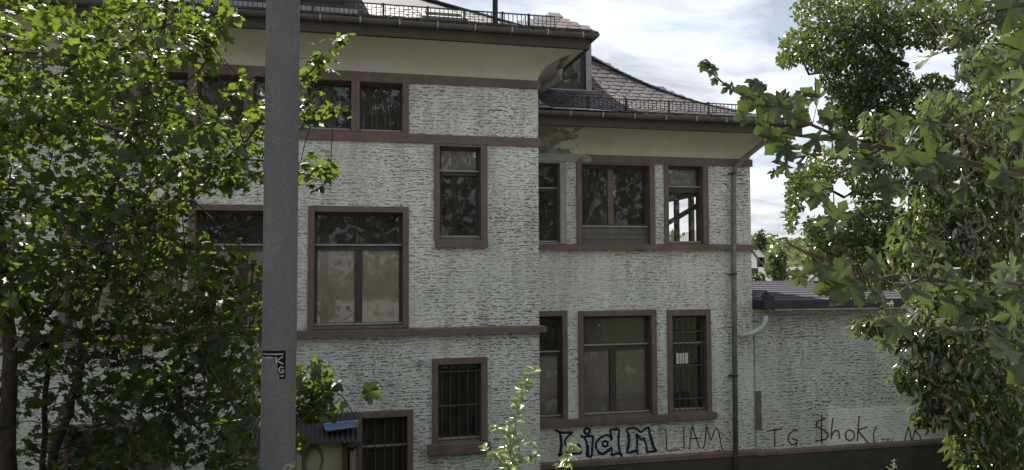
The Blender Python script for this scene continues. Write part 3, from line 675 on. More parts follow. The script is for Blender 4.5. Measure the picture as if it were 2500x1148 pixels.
for lab, wv, ss in WORDS:
    m = MB()
    for s_ in ss: stroke(m, cB(s_), wv, YG2)
    tag(m.build('graffiti', M['red_ink'], annex), lab)
stp = empty('garden_steps', at(2362, 1140, 16.5), 'pale concrete garden steps beside the annex corner', 'steps'); p = at(2362, 1140, 16.5)
for i in range(4): B(p.x-.4, p.x+.7, p.y+.28*i, p.y+.28*i+.32, p.z-.35+.19*i-.12, p.z-.35+.19*i+.06).build('step', M['ledge'], stp)

# ------------------------------------------------------------------ lean-to shed and blue sheet
shed = empty('lean_to_shed', (-.6, 12.5, 0), 'lean-to with dark corrugated roof and pale yellow front against the bay', 'shed')
m = MB(); xs = [-1.75 + i*.0125 for i in range(int(2.12/.0125)+1)]
for j, (y, z) in enumerate(((11.98, 1.735), (12.5, 1.875), (12.955, 2.0))):
    for x in xs: m.v.append((x, y, z+.018*math.sin(2*math.pi*x/.075)))
nn = len(xs); m.f = [(j*nn+i, j*nn+i+1, (j+1)*nn+i+1, (j+1)*nn+i) for j in range(2) for i in range(nn-1)]
o = m.build('corrugated_roof', M['corrug'], shed); sd = o.modifiers.new('t', 'SOLIDIFY'); sd.thickness = .006
B(-1.25, .10, 12.20, 12.24, .05, 1.72).build('front_board', M['panel'], shed)
for x in (-1.32, -.55, .14): B(x-.035, x+.035, 12.13, 12.198, 0, 1.72).build('post', M['timber'] if x > 0 else M['panel'], shed)
B(-1.36, -1.25, 12.24, 12.99, .05, 1.85).build('side_board', M['panel'], shed)
m = MB()
def stroke2(pts, wd): stroke(m, pts, wd, 12.196)
stroke2([(738, 1160), (752, 1105), (770, 1088), (784, 1104), (788, 1128), (778, 1156), (760, 1162), (744, 1146), (738, 1124), (750, 1096), (772, 1084)], .05)
tag(m.build('graffiti', M['pipe'], shed), 'grey looping spray line on the yellow board')
bs = empty('blue_sheet', onY(831, 1046, 12.3), 'faded blue panel with pale rim lying on the corrugated lean-to roof', 'panel')
q = [onY(796, 1057, 12.12), onY(872, 1047, 12.12), onY(868, 1033, 12.5), onY(791, 1041, 12.5)]; up = Vector((0, -.25, 1)).normalized()*.03
m = MB(); m.v = [tuple(v+up*.5) for v in q] + [tuple(v+up*1.4) for v in q]; m.f = [(3, 2, 1, 0), (4, 5, 6, 7)] + [(i, (i+1) % 4, (i+1) % 4+4, i+4) for i in range(4)]
m.build('sheet', M['blue'], bs)
m = MB()
for i in range(4): m.tube([q[i]+up*1.4, q[(i+1) % 4]+up*1.4], .009, 4)
m.build('rim', M['ledge'], bs)

# ------------------------------------------------------------------ concrete lamp pole
WP = 4.6; pt, pb = at(691.5, 0, WP), at(678, 1148, WP); pd = (pt-pb).normalized()
base = pb - pd*((pb.z-2.74)/pd.z)
pole = empty('lamp_post', base, 'tall grey concrete pole in front of the house with torn black sticker', 'pole')
prad = lambda p: .1035 - .0045*((p-base).length/3.2)
pp = [base + pd*h for h in (0, .3, 1., 2., 3., 4., 6., 8.)]
MB().tube(pp, [prad(p) for p in pp], 40).build('shaft', M['concrete'], pole, smooth=True)
MB().tube([base - pd*.05, base + pd*.06], .16, 24).build('footing', M['concrete'], pole)
MB().tube([pp[-1], pp[-1]+Vector((.1, -.3, .5)), pp[-1]+Vector((.2, -1.4, .75))], [.05, .045, .04], 10).build('lamp_arm', M['zinc'], pole)
B(-.12+pp[-1].x+.2, .12+pp[-1].x+.2, pp[-1].y-2.0, pp[-1].y-1.35, pp[-1].z+.68, pp[-1].z+.80).build('lamp_head', M['zinc'], pole, bevel=.03)
rp_ = base + pd*1.16; MB().tube([rp_, rp_ + pd*.004], prad(rp_)+.0006, 40).build('seam', M['iron'], pole)
axv = (pb-CAM); axv.z = 0; vdir = -axv.normalized(); vside = Vector((-vdir.y, vdir.x, 0))
if vside.dot(RT) < 0: vside = -vside
def on_pole(px, py, off):
    t = (py)/1148; c = pt.lerp(pb, t); r = prad(c)+off; cx = 691.5 + (678-691.5)*t
    s = max(-.97, min(.97, (px-cx)/(40.3+t*1.2))); return c + vside*(r*s) + vdir*(r*math.sqrt(1-s*s))
def pole_patch(m, x0, x1, y0, y1, off, nx_=8):
    n = len(m.v)
    for y in (y0, y1):
        for i in range(nx_+1): m.v.append(tuple(on_pole(x0+(x1-x0)*i/nx_, y, off)))
    for i in range(nx_): m.f.append((n+i, n+i+1, n+nx_+2+i, n+nx_+1+i))
def pole_stroke(m, pts, wpx, off):
    for (ax_, ay), (bx, by) in zip(pts[:-1], pts[1:]):
        k = max(1, int(math.hypot(bx-ax_, by-ay)/4)); dx_, dy_ = bx-ax_, by-ay; l = math.hypot(dx_, dy_) or 1; nx2, ny2 = -dy_/l*wpx/2, dx_/l*wpx/2
        for i in range(k):
            x0, y0, x1, y1 = ax_+dx_*i/k, ay+dy_*i/k, ax_+dx_*(i+1)/k, ay+dy_*(i+1)/k
            m.quad(on_pole(x0+nx2, y0+ny2, off), on_pole(x1+nx2, y1+ny2, off), on_pole(x1-nx2, y1-ny2, off), on_pole(x0-nx2, y0-ny2, off))
cp = lambda L: [(600+x/3.727, 840+y/3.727) for x, y in L]
m = MB(); pole_patch(m, 644, 696, 852, 866.5, .0012); pole_patch(m, 671, 696, 866.7, 884, .0012); pole_patch(m, 678, 696, 884.2, 906, .0012); pole_patch(m, 682, 696, 906.2, 920.5, .0012)
st = m.build('sticker', M['sticker'], pole); st['label'] = 'torn black sticker with white letters'
m = MB()
for s, wv in (([(170,76),(338,76)], 2.6), ([(195,112),(220,100),(245,112)], 2.5), ([(278,100),(278,165)], 3.2), ([(335,98),(283,134),(338,165)], 3.2), ([(340,198),(318,188),(302,205),(306,232),(328,246),(340,235),(340,220),(322,220)], 3), ([(312,272),(342,272)], 3)):
    pole_stroke(m, cp(s), wv, .0024)
m.build('lettering', M['white'], st)
m = MB()
for s in (circ(375, 1105, 26, 34), [(412,1060),(408,1085),(418,1112),(436,1098),(438,1050),(436,1115)]): pole_stroke(m, cp(s), 3.2, .0012)
m.build('lettering', M['white'], pole)

# ------------------------------------------------------------------ foliage helpers
def tmpl_maple():
    half = [(.12, -.07), (.27, -.06), (.43, -.11), (.40, -.01), (.47, .06), (.41, .13), (.53, .21), (.57, .33), (.69, .38), (.64, .47), (.67, .61), (.54, .55), (.46, .60), (.38, .52), (.28, .48), (.30, .62), (.23, .67), (.25, .77), (.13, .84)]
    v = [(0, 0), (0, .28), (0, 1.)]; n = len(half)
    v += half + [(-x*.97, y+.01) for x, y in half]
    def fan(o, flip):
        idx = [0] + [o+i for i in range(n)] + [2]; out = []
        for a, b in zip(idx[:-1], idx[1:]): out.append((1, a, b) if not flip else (1, b, a))
        return out
    P = np.array([(x, y, .10*abs(x) - .16*(x*x+(y-.3)**2) + .03*math.sin(9*x+7*y)) for x, y in v]); P[:, 1] -= .0
    return P, fan(3, False) + fan(3+n, True)
def tmpl_maple_deep():
    P, F = tmpl_maple(); h = [(.07, -.05), (.2, -.07), (.44, -.12), (.36, .0), (.30, .07), (.21, .14), (.38, .19), (.60, .26), (.56, .36), (.68, .46), (.72, .62), (.56, .56), (.47, .60), (.38, .49), (.17, .41), (.22, .56), (.31, .66), (.21, .72), (.12, .86)]
    v = [(0, 0), (0, .28), (0, 1.)] + h + [(-x*.97, y+.01) for x, y in h]
    return np.array([(x, y, .12*abs(x) - .2*(x*x+(y-.3)**2) + .03*math.sin(9*x+7*y)) for x, y in v]), F
def tmpl_oval(wd, curl=.25):
    ys = [0, .18, .42, .68, .88, 1.]; ws = [0, .7, 1., .82, .4, 0]
    v = []
    for y, w_ in zip(ys, ws):
        if w_ == 0: v.append((0, y, -curl*y*y))
        else: v += [(-wd*w_, y, .35*wd*w_-curl*y*y), (0, y, -curl*y*y), (wd*w_, y, .35*wd*w_-curl*y*y)]
    f = [(0, 2, 1), (0, 3, 2)]
    for i in range(3):
        a = 1+3*i; f += [(a, a+1, a+4, a+3), (a+1, a+2, a+5, a+4)]
    f += [(10, 11, 13), (11, 12, 13)]
    return np.array(v), f
def tmpl_small(wd=.34):
    return np.array([(0, 0, 0), (wd, .45, .08), (0, 1, -.08), (-wd, .45, .08), (0, .45, 0)]), [(0, 1, 4), (1, 2, 4), (2, 3, 4), (3, 0, 4)]
def veins(T):
    k = len(T); v = np.zeros(k)
    if k > 20: v[[0, 1, 2]] = 1; h = (k-3)//2; v[[3+2, 3+10, 3+h+2, 3+h+10]] = 1
    else: v[np.abs(T[:, 0]) < 1e-6] = 1
    return v
def norm(a): return a/np.maximum(np.linalg.norm(a, axis=1, keepdims=True), 1e-9)
def frames(A, N):
    Y = norm(A); Z = norm(N - (N*Y).sum(1, keepdims=True)*Y); X = np.cross(Y, Z); return X, Y, Z
def leaf_mass(name, P, A, N, S, tm, mat, parent=None, var=None):
    T, F = tm; n = len(P); k = len(T); X, Y, Z = frames(A, N)
    V = P[:, None, :] + S[:, None, None]*(T[None, :, 0:1]*X[:, None, :] + T[None, :, 1:2]*Y[:, None, :] + T[None, :, 2:3]*Z[:, None, :])
    V = V.reshape(-1, 3); lens = [len(f) for f in F]; idx = np.concatenate([np.array(f) for f in F])
    loops = (idx[None, :] + (np.arange(n)*k)[:, None]).reshape(-1); tot = np.tile(np.array(lens), n); st = np.concatenate([[0], np.cumsum(tot)[:-1]])
    me = bpy.data.meshes.new(name); me.vertices.add(len(V)); me.vertices.foreach_set('co', V.ravel())
    me.loops.add(len(loops)); me.loops.foreach_set('vertex_index', loops.astype(np.int32))
    me.polygons.add(len(tot)); me.polygons.foreach_set('loop_start', st.astype(np.int32)); me.polygons.foreach_set('loop_total', tot.astype(np.int32))
    me.update(calc_edges=True); me.validate()
    va = rng.random(n) if var is None else var
    at_ = me.attributes.new('var', 'FLOAT', 'POINT'); at_.data.foreach_set('value', np.repeat(va, k).astype(np.float32))
    me.polygons.foreach_set('use_smooth', np.ones(len(tot), bool))
    me.attributes.new('vein', 'FLOAT', 'POINT').data.foreach_set('value', np.tile(veins(T), n).astype(np.float32))
    me.materials.append(mat); o = bpy.data.objects.new(name, me); COL.objects.link(o)
    if parent is not None: adopt(o, parent)
    return o
def leaf_meshes(tm, mat, n=12):
    out = []; T, F = tm
    for i in range(n):
        me = bpy.data.meshes.new('leaf'); v = T.copy(); v[:, 0] *= random.uniform(.85, 1.12); v[:, 2] *= random.uniform(.3, 2.6); v[:, 2] += .5*random.uniform(-1, 1)*v[:, 0]*v[:, 1] + random.uniform(0, .35)*np.abs(v[:, 0]) + .12*np.sin(v[:, 0]*random.uniform(4, 9)+i)*v[:, 1]
        me.from_pydata([tuple(x) for x in v], [], F); me.update(); me.materials.append(mat); me.polygons.foreach_set('use_smooth', [True]*len(F))
        me.attributes.new('vein', 'FLOAT', 'POINT').data.foreach_set('value', veins(T).astype(np.float32)); a = me.attributes.new('var', 'FLOAT', 'POINT'); a.data.foreach_set('value', np.full(len(v), (i+.5)/n, np.float32)); out.append(me)
    return out
def leaf_objects(P, A, N, S, meshes, parent, pick=None):
    X, Y, Z = frames(A, N); b = root_base(parent)
    for i in range(len(P)):
        me = meshes[pick[i] if pick is not None else random.randrange(len(meshes))]
        o = bpy.data.objects.new('leaf', me); COL.objects.link(o); o.parent = parent
        mt = Matrix(((X[i][0], Y[i][0], Z[i][0]), (X[i][1], Y[i][1], Z[i][1]), (X[i][2], Y[i][2], Z[i][2])))
        o.rotation_mode = 'QUATERNION'; o.rotation_quaternion = mt.to_quaternion(); o.location = Vector(P[i]) - b; o.scale = (S[i],)*3
def project(P):
    q = P - np.array(CAM); w_ = q@np.array(FW); return 1250+FPX*(q@np.array(RT))/w_, 574-FPX*(q@np.array(UP))/w_, w_
def split_leaves(P, A, N, S, tm, mat, parent, n_obj, name='crown'):
    px, py, w_ = project(P); vis = (px > -20) & (px < 2520) & (py > -20) & (py < 1168)
    sc = np.where(vis, S/w_, 0) ; o = np.argsort(-sc); a, b = o[:n_obj], o[n_obj:]
    leaf_objects(P[a], A[a], N[a], S[a], leaf_meshes(tm, mat), parent)
    if len(b): leaf_mass(name, P[b], A[b], N[b], S[b], tm, mat, parent)['kind'] = 'stuff'
def blob_points(blobs):
    """blobs: (px, py, rx, ry, w0, w1, n): leaves through a cloud at that place"""
    out = []
    for (cx, cy_, rx, ry, w0, w1, n) in blobs:
        r = np.sqrt(rng.random(n)); a = rng.random(n)*2*np.pi; ws = rng.uniform(w0, w1, n)
        for x, y, w_ in zip(cx+rx*r*np.cos(a), cy_+ry*r*np.sin(a), ws): out.append(at(x, y, w_))
    return np.array([tuple(v) for v in out])
def branch(mb, pts, r0, r1, sides=6, wob=.02):
    P = [at(*p) for p in pts]; Q = []
    for i in range(len(P)-1):
        for k in range(3): Q.append(P[i].lerp(P[i+1], k/3) + Vector((random.gauss(0, wob), random.gauss(0, wob), random.gauss(0, wob)))*(0 if (i == 0 and k == 0) else 1))
    Q.append(P[-1]); n = len(Q); mb.tube(Q, [r0+(r1-r0)*i/(n-1) for i in range(n)], sides); return Q
def along(Q, n, spread):
    out = []
    for _ in range(n):
        i = random.randrange(len(Q)-1); p = Q[i].lerp(Q[i+1], random.random()); out.append(tuple(p + Vector((random.gauss(0, spread), random.gauss(0, spread), random.gauss(0, spread*.7)))))
    return np.array(out)
def orient_flat(n, droop=.35, tilt=.55):
    a = rng.random(n)*2*np.pi; A = np.stack([np.cos(a), np.sin(a), -droop + rng.normal(0, .3, n)], 1)
    N = np.stack([rng.normal(0, tilt, n), rng.normal(0, tilt, n), np.ones(n)], 1); return A, N
def orient_hang(n):
    A = np.stack([rng.normal(0, .55, n), rng.normal(0, .55, n), -np.ones(n)*.8+rng.normal(0, .35, n)], 1)
    N = np.stack([rng.normal(0, 1, n), rng.normal(0, 1, n)-.3, rng.normal(.35, .5, n)], 1); return A, N
TMAPLE2 = tmpl_maple_deep()
TMAPLE, TCHERRY, TOVAL, TSMALL = tmpl_maple(), tmpl_oval(.17), tmpl_oval(.27, .15), tmpl_small()

# ------------------------------------------------------------------ maple in front of the bay
b0 = at(100, 1300, 8.2); b0.z = terrain(b0.x, b0.y)
mt1 = empty('maple_tree', b0, 'slender multi-stemmed maple with sunlit leaves in front of the bay', 'tree')
T1 = [
 ([(100,1300,8.2),(135,1100,8.2),(165,1010,8.2),(195,900,8.1),(212,800,8.1),(240,700,8.0),(300,610,7.9),(345,560,7.8)], .055, .025),
 ([(95,1290,8.3),(105,1060,8.3),(120,900,8.2),(108,840,8.2),(60,760,8.2),(20,690,8.2)], .035, .016),
 ([(208,820,8.1),(330,800,8.0),(420,765,7.9),(520,745,7.9),(600,700,7.9)], .022, .007),
 ([(130,1000,8.2),(190,965,8.2),(270,955,8.1),(420,970,8.0),(560,985,8.0),(700,990,7.9)], .02, .006),
 ([(205,870,8.1),(300,880,8.0),(420,890,7.9),(480,880,7.9)], .015, .005),
 ([(240,700,8.0),(255,560,7.8),(290,430,7.6),(330,300,7.4),(380,160,7.3),(410,0,7.2),(430,-90,7.2)], .03, .014),
 ([(-60,470,7.6),(50,468,7.6),(130,476,7.6),(240,486,7.6),(330,520,7.6)], .018, .006),
 ([(-60,480,7.7),(40,500,7.7),(110,520,7.7),(270,530,7.6),(280,515,7.6)], .014, .005),
 ([(-60,150,7.2),(60,128,7.2),(250,140,7.2),(380,70,7.2),(470,55,7.2),(560,35,7.2)], .018, .004),
 ([(-60,330,7.4),(40,300,7.4),(140,295,7.3),(260,310,7.3),(380,330,7.3)], .016, .005),
 ([(345,560,7.8),(420,500,7.8),(495,440,7.8),(570,370,7.8),(620,320,7.8),(690,240,7.8),(740,195,7.8),(790,140,7.8),(850,82,7.8)], .02, .004),
 ([(420,500,7.8),(520,430,7.8),(600,400,7.8),(700,390,7.8),(790,410,7.8)], .012, .004),
 ([(690,240,7.8),(740,260,7.8),(790,265,7.8),(825,262,7.8)], .007, .003),
 ([(340,300,7.4),(420,230,7.4),(500,150,7.3),(510,110,7.3),(440,30,7.3)], .012, .004),
 ([(420,970,8.0),(560,975,7.0),(680,960,6.4),(760,910,6.3),(790,930,6.3)], .008, .003),
 ([(560,975,7.0),(680,985,6.4),(760,1000,6.3),(820,1020,6.3)], .006, .003),
 ([(345,560,7.8),(460,600,7.7),(540,640,7.6),(620,640,7.6)], .01, .003),
 ([(600,390,7.8),(570,250,7.7),(592,200,7.7)], .006, .003),
 ([(-40,900,7.9),(60,830,8.0),(160,720,8.0),(230,610,8.0),(330,520,7.9)], .014, .006),
]
m = MB(); QS = []
trunk = MB(); q = branch(trunk, T1[0][0], T1[0][1], T1[0][2], 10, .012); QS.append(q); trunk.build('trunk', M['bark'], mt1, smooth=True)
for pts, r0, r1 in T1[1:]:
    bm_ = MB(); q = branch(bm_, pts, r0, r1, 6); QS.append(q); bm_.build('branch', M['bark'], mt1, smooth=True)
L1 = [
 (120,110,190,120,6.6,8.8,330), (340,90,170,100,6.6,8.6,300), (470,40,110,60,6.8,8.2,90), (90,290,150,110,6.6,8.8,280), (280,270,170,120,6.4,8.6,330), (420,330,120,110,6.6,8.4,200),
 (550,330,95,55,7.2,8.4,100), (590,410,75,55,7.2,8.4,90), (490,430,110,50,7.0,8.4,110), (130,450,160,70,6.8,8.8,170), (300,470,170,80,6.6,8.6,220), (180,590,200,90,6.8,8.8,260), (400,580,110,80,6.8,8.6,150),
 (420,690,170,80,6.8,8.8,260), (560,750,95,80,7.0,8.6,150), (240,700,170,70,7.0,8.8,130), (60,690,100,60,7.2,8.8,60), (400,800,180,60,7.0,8.8,190), (560,850,95,60,7.0,8.6,120), (480,920,170,55,7.0,8.8,150),
 (330,960,170,45,7.2,8.8,80), (560,990,90,50,7.2,8.6,90), (110,790,120,40,7.4,8.8,36), (400,1060,220,60,7.4,9.0,100), (60,960,60,60,7.4,8.8,16), (300,1120,190,40,7.4,9.0,60), (30,200,80,220,6.4,8.4,150),
 (770,415,48,40,7.5,8.1,42), (745,250,22,70,7.5,8.1,26), (765,920,45,45,5.9,6.7,60), (780,980,55,45,5.9,6.7,46), (740,1010,30,20,5.9,6.7,10), (735,1085,25,14,5.9,6.7,12), (700,400,60,60,7.5,8.1,20), (690,940,60,60,5.9,6.7,20),
 (640,290,30,50,7.5,8.2,26), (620,900,40,60,5.9,6.7,30), (600,1020,60,40,5.9,6.7,22), (840,95,20,16,7.7,7.9,9), (815,115,16,16,7.7,7.9,5), (790,150,20,18,7.7,7.9,7), (765,175,22,22,7.7,7.9,8), (815,262,22,12,7.7,7.9,8), (600,200,22,22,7.6,7.8,6), (540,60,40,40,7.1,7.4,14), (490,110,30,50,7.1,7.5,26),
 (100,-120,300,110,7.5,11.,260), (350,-130,230,110,7.5,11.,200), (50,-330,350,120,8.,12.,200), (350,-330,250,110,8,12,160), (-150,100,120,300,7,11,330), (-200,500,150,250,7,11,260),
 (330,880,260,90,7.2,9.2,260), (480,1060,160,80,7.2,9.2,170), (230,1080,170,70,7.4,9.2,90), (120,660,150,70,7.0,9.,140), (560,1110,80,40,7.2,8.6,60), (330,1020,200,60,7.2,9,120), (30,1050,50,90,7.2,8.8,26),
 (40,620,80,80,7.,8.8,70), (60,780,80,60,7.,8.8,50), (70,900,70,50,7.2,8.8,36), (180,840,120,60,7.2,9,60), (640,690,40,60,7.4,8.2,22), (540,600,60,30,7.2,8.,10), (600,650,40,20,7.2,8.,8),
]
P = blob_points([(a, b, c, d, e-.3 if c > 60 else e, f+.6 if c > 60 else f, int(g*1.35)) for a, b, c, d, e, f, g in L1])
for q in QS[1:]: P = np.concatenate([P, along(q, 46, .10)])
n = len(P); A, N = orient_flat(n, .5, .8); S = rng.uniform(.045, .095, n)*np.where(rng.random(n) < .10, 2.0, 1)
tw = MB()                                                    # twigs that carry the clouds of leaves
for i in range(0, n, 4):
    q = QS[random.randrange(len(QS))]; p = Vector(P[i]); k = min(q, key=lambda c: (c-p).length)
    if (k-p).length < .9: tw.tube([k, k.lerp(p, .55)+Vector((0, 0, .05)), p], [.007, .005, .0025], 4, cap=False)
tw.build('twigs', M['bark'], mt1)['kind'] = 'stuff'
split_leaves(P, A, N, S, TMAPLE, M['leaf_maple'], mt1, 300)
# second stem at the edge of the picture
b1 = at(20, 1300, 7.6); b1.z = terrain(b1.x, b1.y)
mt2 = empty('maple_tree', b1, 'dark straight maple trunk at the edge with shaded leaves', 'tree')
tm_ = MB(); q = branch(tm_, [(20,1300,7.6),(18,1148,7.6),(20,1000,7.6),(22,870,7.6),(10,700,7.6),(-20,450,7.6),(-60,100,7.6)], .085, .05, 10, .006); tm_.build('trunk', M['bark'], mt2, smooth=True)
P = np.concatenate([blob_points([(-60,300,110,300,7.0,8.4,160), (20,700,60,60,7.2,8.2,40), (-80,700,90,200,7,8.4,80)]), along(q, 30, .2)]); n = len(P); A, N = orient_flat(n); S = rng.uniform(.09, .17, n)
split_leaves(P, A, N, S, TMAPLE, M['leaf_maple'], mt2, 40)

# ------------------------------------------------------------------ near maple branches reaching in from the right
b2 = Vector((3.6, 2.9, 2.72))
mt3 = empty('maple_tree', b2, 'near maple whose large lobed leaves reach in before the annex', 'tree')
MB().tube([b2, b2+Vector((.03, .02, 1.2)), b2+Vector((-.05, .05, 2.6)), b2+Vector((0, .1, 4.6)), b2+Vector((.1, 0, 6))], [.13, .11, .10, .08, .05], 12).build('trunk', M['bark'], mt3, smooth=True)
T3 = [
 ([(2950,520,2.9),(2700,470,2.8),(2500,425,2.75),(2346,397,2.7),(2150,365,2.65),(2072,345,2.62),(1970,333,2.6),(1900,325,2.58)], .016, .004),
 ([(2072,345,2.62),(1931,282,2.6),(1829,243,2.58),(1762,200,2.56),(1719,160,2.55)], .006, .002),
 ([(2950,740,3.0),(2700,715,2.9),(2494,700,2.85),(2303,687,2.8),(2180,676,2.75),(2080,665,2.7),(1989,626,2.68),(1926,595,2.66),(1895,571,2.65),(1862,578,2.65)], .013, .002),
 ([(2900,60,2.9),(2650,30,2.8),(2450,50,2.75),(2380,60,2.7),(2320,120,2.7)], .010, .003),
 ([(2600,250,2.8),(2480,140,2.75),(2400,180,2.7)], .006, .003),
 ([(2700,960,2.9),(2560,900,2.85),(2480,880,2.8),(2420,850,2.8),(2300,800,2.75),(2180,790,2.7)], .008, .003),
 ([(2150,365,2.65),(2060,420,2.62),(1960,440,2.6),(1900,420,2.6)], .005, .002),
 ([(2080,665,2.7),(2030,560,2.7),(2035,470,2.68)], .004, .002),
 ([(2180,676,2.75),(2080,720,2.7),(2000,710,2.7)], .004, .002),
]
Q3 = []
for pts, r0, r1 in T3:
    bm_ = MB(); q = branch(bm_, pts, r0, r1, 6, .006); Q3.append(q); bm_.build('branch', M['bark'], mt3, smooth=True)
# (px, py, length in px, direction of the tip in degrees: 0 right, 90 up, facing 0..1, tone)
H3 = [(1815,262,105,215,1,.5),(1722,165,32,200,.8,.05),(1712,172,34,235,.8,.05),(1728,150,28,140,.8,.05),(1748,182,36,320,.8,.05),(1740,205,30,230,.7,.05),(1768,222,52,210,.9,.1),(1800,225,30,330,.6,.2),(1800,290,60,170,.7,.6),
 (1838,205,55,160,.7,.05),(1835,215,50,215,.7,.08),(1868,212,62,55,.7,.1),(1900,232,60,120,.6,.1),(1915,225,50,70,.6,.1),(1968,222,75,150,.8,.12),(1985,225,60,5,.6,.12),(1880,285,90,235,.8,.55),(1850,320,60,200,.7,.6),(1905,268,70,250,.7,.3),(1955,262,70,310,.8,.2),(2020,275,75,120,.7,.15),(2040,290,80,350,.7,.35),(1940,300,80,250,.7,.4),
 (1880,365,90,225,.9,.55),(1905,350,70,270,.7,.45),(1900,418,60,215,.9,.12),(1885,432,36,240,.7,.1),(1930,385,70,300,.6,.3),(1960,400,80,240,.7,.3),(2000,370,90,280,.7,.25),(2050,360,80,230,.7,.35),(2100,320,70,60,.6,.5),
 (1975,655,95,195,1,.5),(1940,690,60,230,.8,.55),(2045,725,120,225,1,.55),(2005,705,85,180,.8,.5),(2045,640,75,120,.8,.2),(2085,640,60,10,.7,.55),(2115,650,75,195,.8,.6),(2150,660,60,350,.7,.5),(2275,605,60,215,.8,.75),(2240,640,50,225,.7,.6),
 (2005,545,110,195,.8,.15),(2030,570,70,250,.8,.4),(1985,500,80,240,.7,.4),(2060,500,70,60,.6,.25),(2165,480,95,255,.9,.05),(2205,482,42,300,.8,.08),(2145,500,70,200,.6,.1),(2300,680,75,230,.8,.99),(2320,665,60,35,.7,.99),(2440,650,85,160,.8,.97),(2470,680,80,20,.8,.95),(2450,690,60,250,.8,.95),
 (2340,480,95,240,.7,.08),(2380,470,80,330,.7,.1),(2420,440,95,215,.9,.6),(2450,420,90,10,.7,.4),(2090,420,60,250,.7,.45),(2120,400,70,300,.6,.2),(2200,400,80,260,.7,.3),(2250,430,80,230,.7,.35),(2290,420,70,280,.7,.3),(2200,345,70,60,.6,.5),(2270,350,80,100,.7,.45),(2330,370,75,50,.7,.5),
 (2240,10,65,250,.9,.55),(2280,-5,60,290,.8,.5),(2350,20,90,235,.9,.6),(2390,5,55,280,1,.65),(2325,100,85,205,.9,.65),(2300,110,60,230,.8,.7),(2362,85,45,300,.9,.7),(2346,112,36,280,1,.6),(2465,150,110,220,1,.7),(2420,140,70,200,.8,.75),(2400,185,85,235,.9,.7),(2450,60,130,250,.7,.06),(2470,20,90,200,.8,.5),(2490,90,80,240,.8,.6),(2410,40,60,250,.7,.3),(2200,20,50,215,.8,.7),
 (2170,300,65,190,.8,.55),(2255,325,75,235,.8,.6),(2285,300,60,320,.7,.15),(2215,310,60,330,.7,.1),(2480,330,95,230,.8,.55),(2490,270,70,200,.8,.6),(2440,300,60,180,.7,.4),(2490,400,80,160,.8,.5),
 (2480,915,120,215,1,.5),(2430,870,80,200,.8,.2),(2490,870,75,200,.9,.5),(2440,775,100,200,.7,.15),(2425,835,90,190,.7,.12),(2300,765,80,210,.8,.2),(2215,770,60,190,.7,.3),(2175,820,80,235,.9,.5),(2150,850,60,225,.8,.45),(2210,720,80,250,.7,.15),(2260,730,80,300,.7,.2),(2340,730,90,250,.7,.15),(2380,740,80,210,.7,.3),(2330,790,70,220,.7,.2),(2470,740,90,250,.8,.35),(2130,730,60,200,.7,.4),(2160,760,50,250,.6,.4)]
P, A, N, S, pick = [], [], [], [], []
pet = MB()
for (x, y, l, d, fc, tone) in H3:
    w_ = min((abs((project(np.array([tuple(c)]))[0][0]-x))+abs(project(np.array([tuple(c)]))[1][0]-y), c) for q in Q3 for c in q)[1]
    wv = max(2.35, (w_-CAM).dot(FW) + random.uniform(-.12, .06)); a = R(d); tip = (x+math.cos(a)*l*.5, y-math.sin(a)*l*.5); bs_ = (x-math.cos(a)*l*.5, y+math.sin(a)*l*.5)
    p0 = at(*bs_, wv); p1 = at(*tip, wv - random.uniform(-.03, .05)); ax_ = p1-p0
    nv = (CAM-p0).normalized()*fc + Vector((random.gauss(0, .35), random.gauss(0, .35), .5+random.gauss(0, .35)))*(1.45-fc)
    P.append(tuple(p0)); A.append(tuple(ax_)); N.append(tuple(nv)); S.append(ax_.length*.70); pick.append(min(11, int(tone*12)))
    if (w_-p0).length < .35: pet.tube([w_, w_.lerp(p0, .5)+Vector((0, 0, .01)), p0], [.0018, .0014, .0012], 4, cap=False)
np_ = 95                                                      # smaller leaves along the same branches
Pa = np.concatenate([along(q, 6, .04) for k_, q in enumerate(Q3[:7]) if k_ != 1]); Pa = Pa[project(Pa)[0] > 1980]; Aa, Na = orient_flat(len(Pa), .5, .7); Sa = rng.uniform(.045, .10, len(Pa))
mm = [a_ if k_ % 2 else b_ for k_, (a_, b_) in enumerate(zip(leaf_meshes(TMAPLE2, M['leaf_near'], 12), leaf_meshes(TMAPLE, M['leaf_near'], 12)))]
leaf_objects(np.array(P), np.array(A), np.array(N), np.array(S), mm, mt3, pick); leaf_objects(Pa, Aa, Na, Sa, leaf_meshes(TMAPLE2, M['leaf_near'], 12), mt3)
pet.build('petioles', M['stem'], mt3)['kind'] = 'stuff'

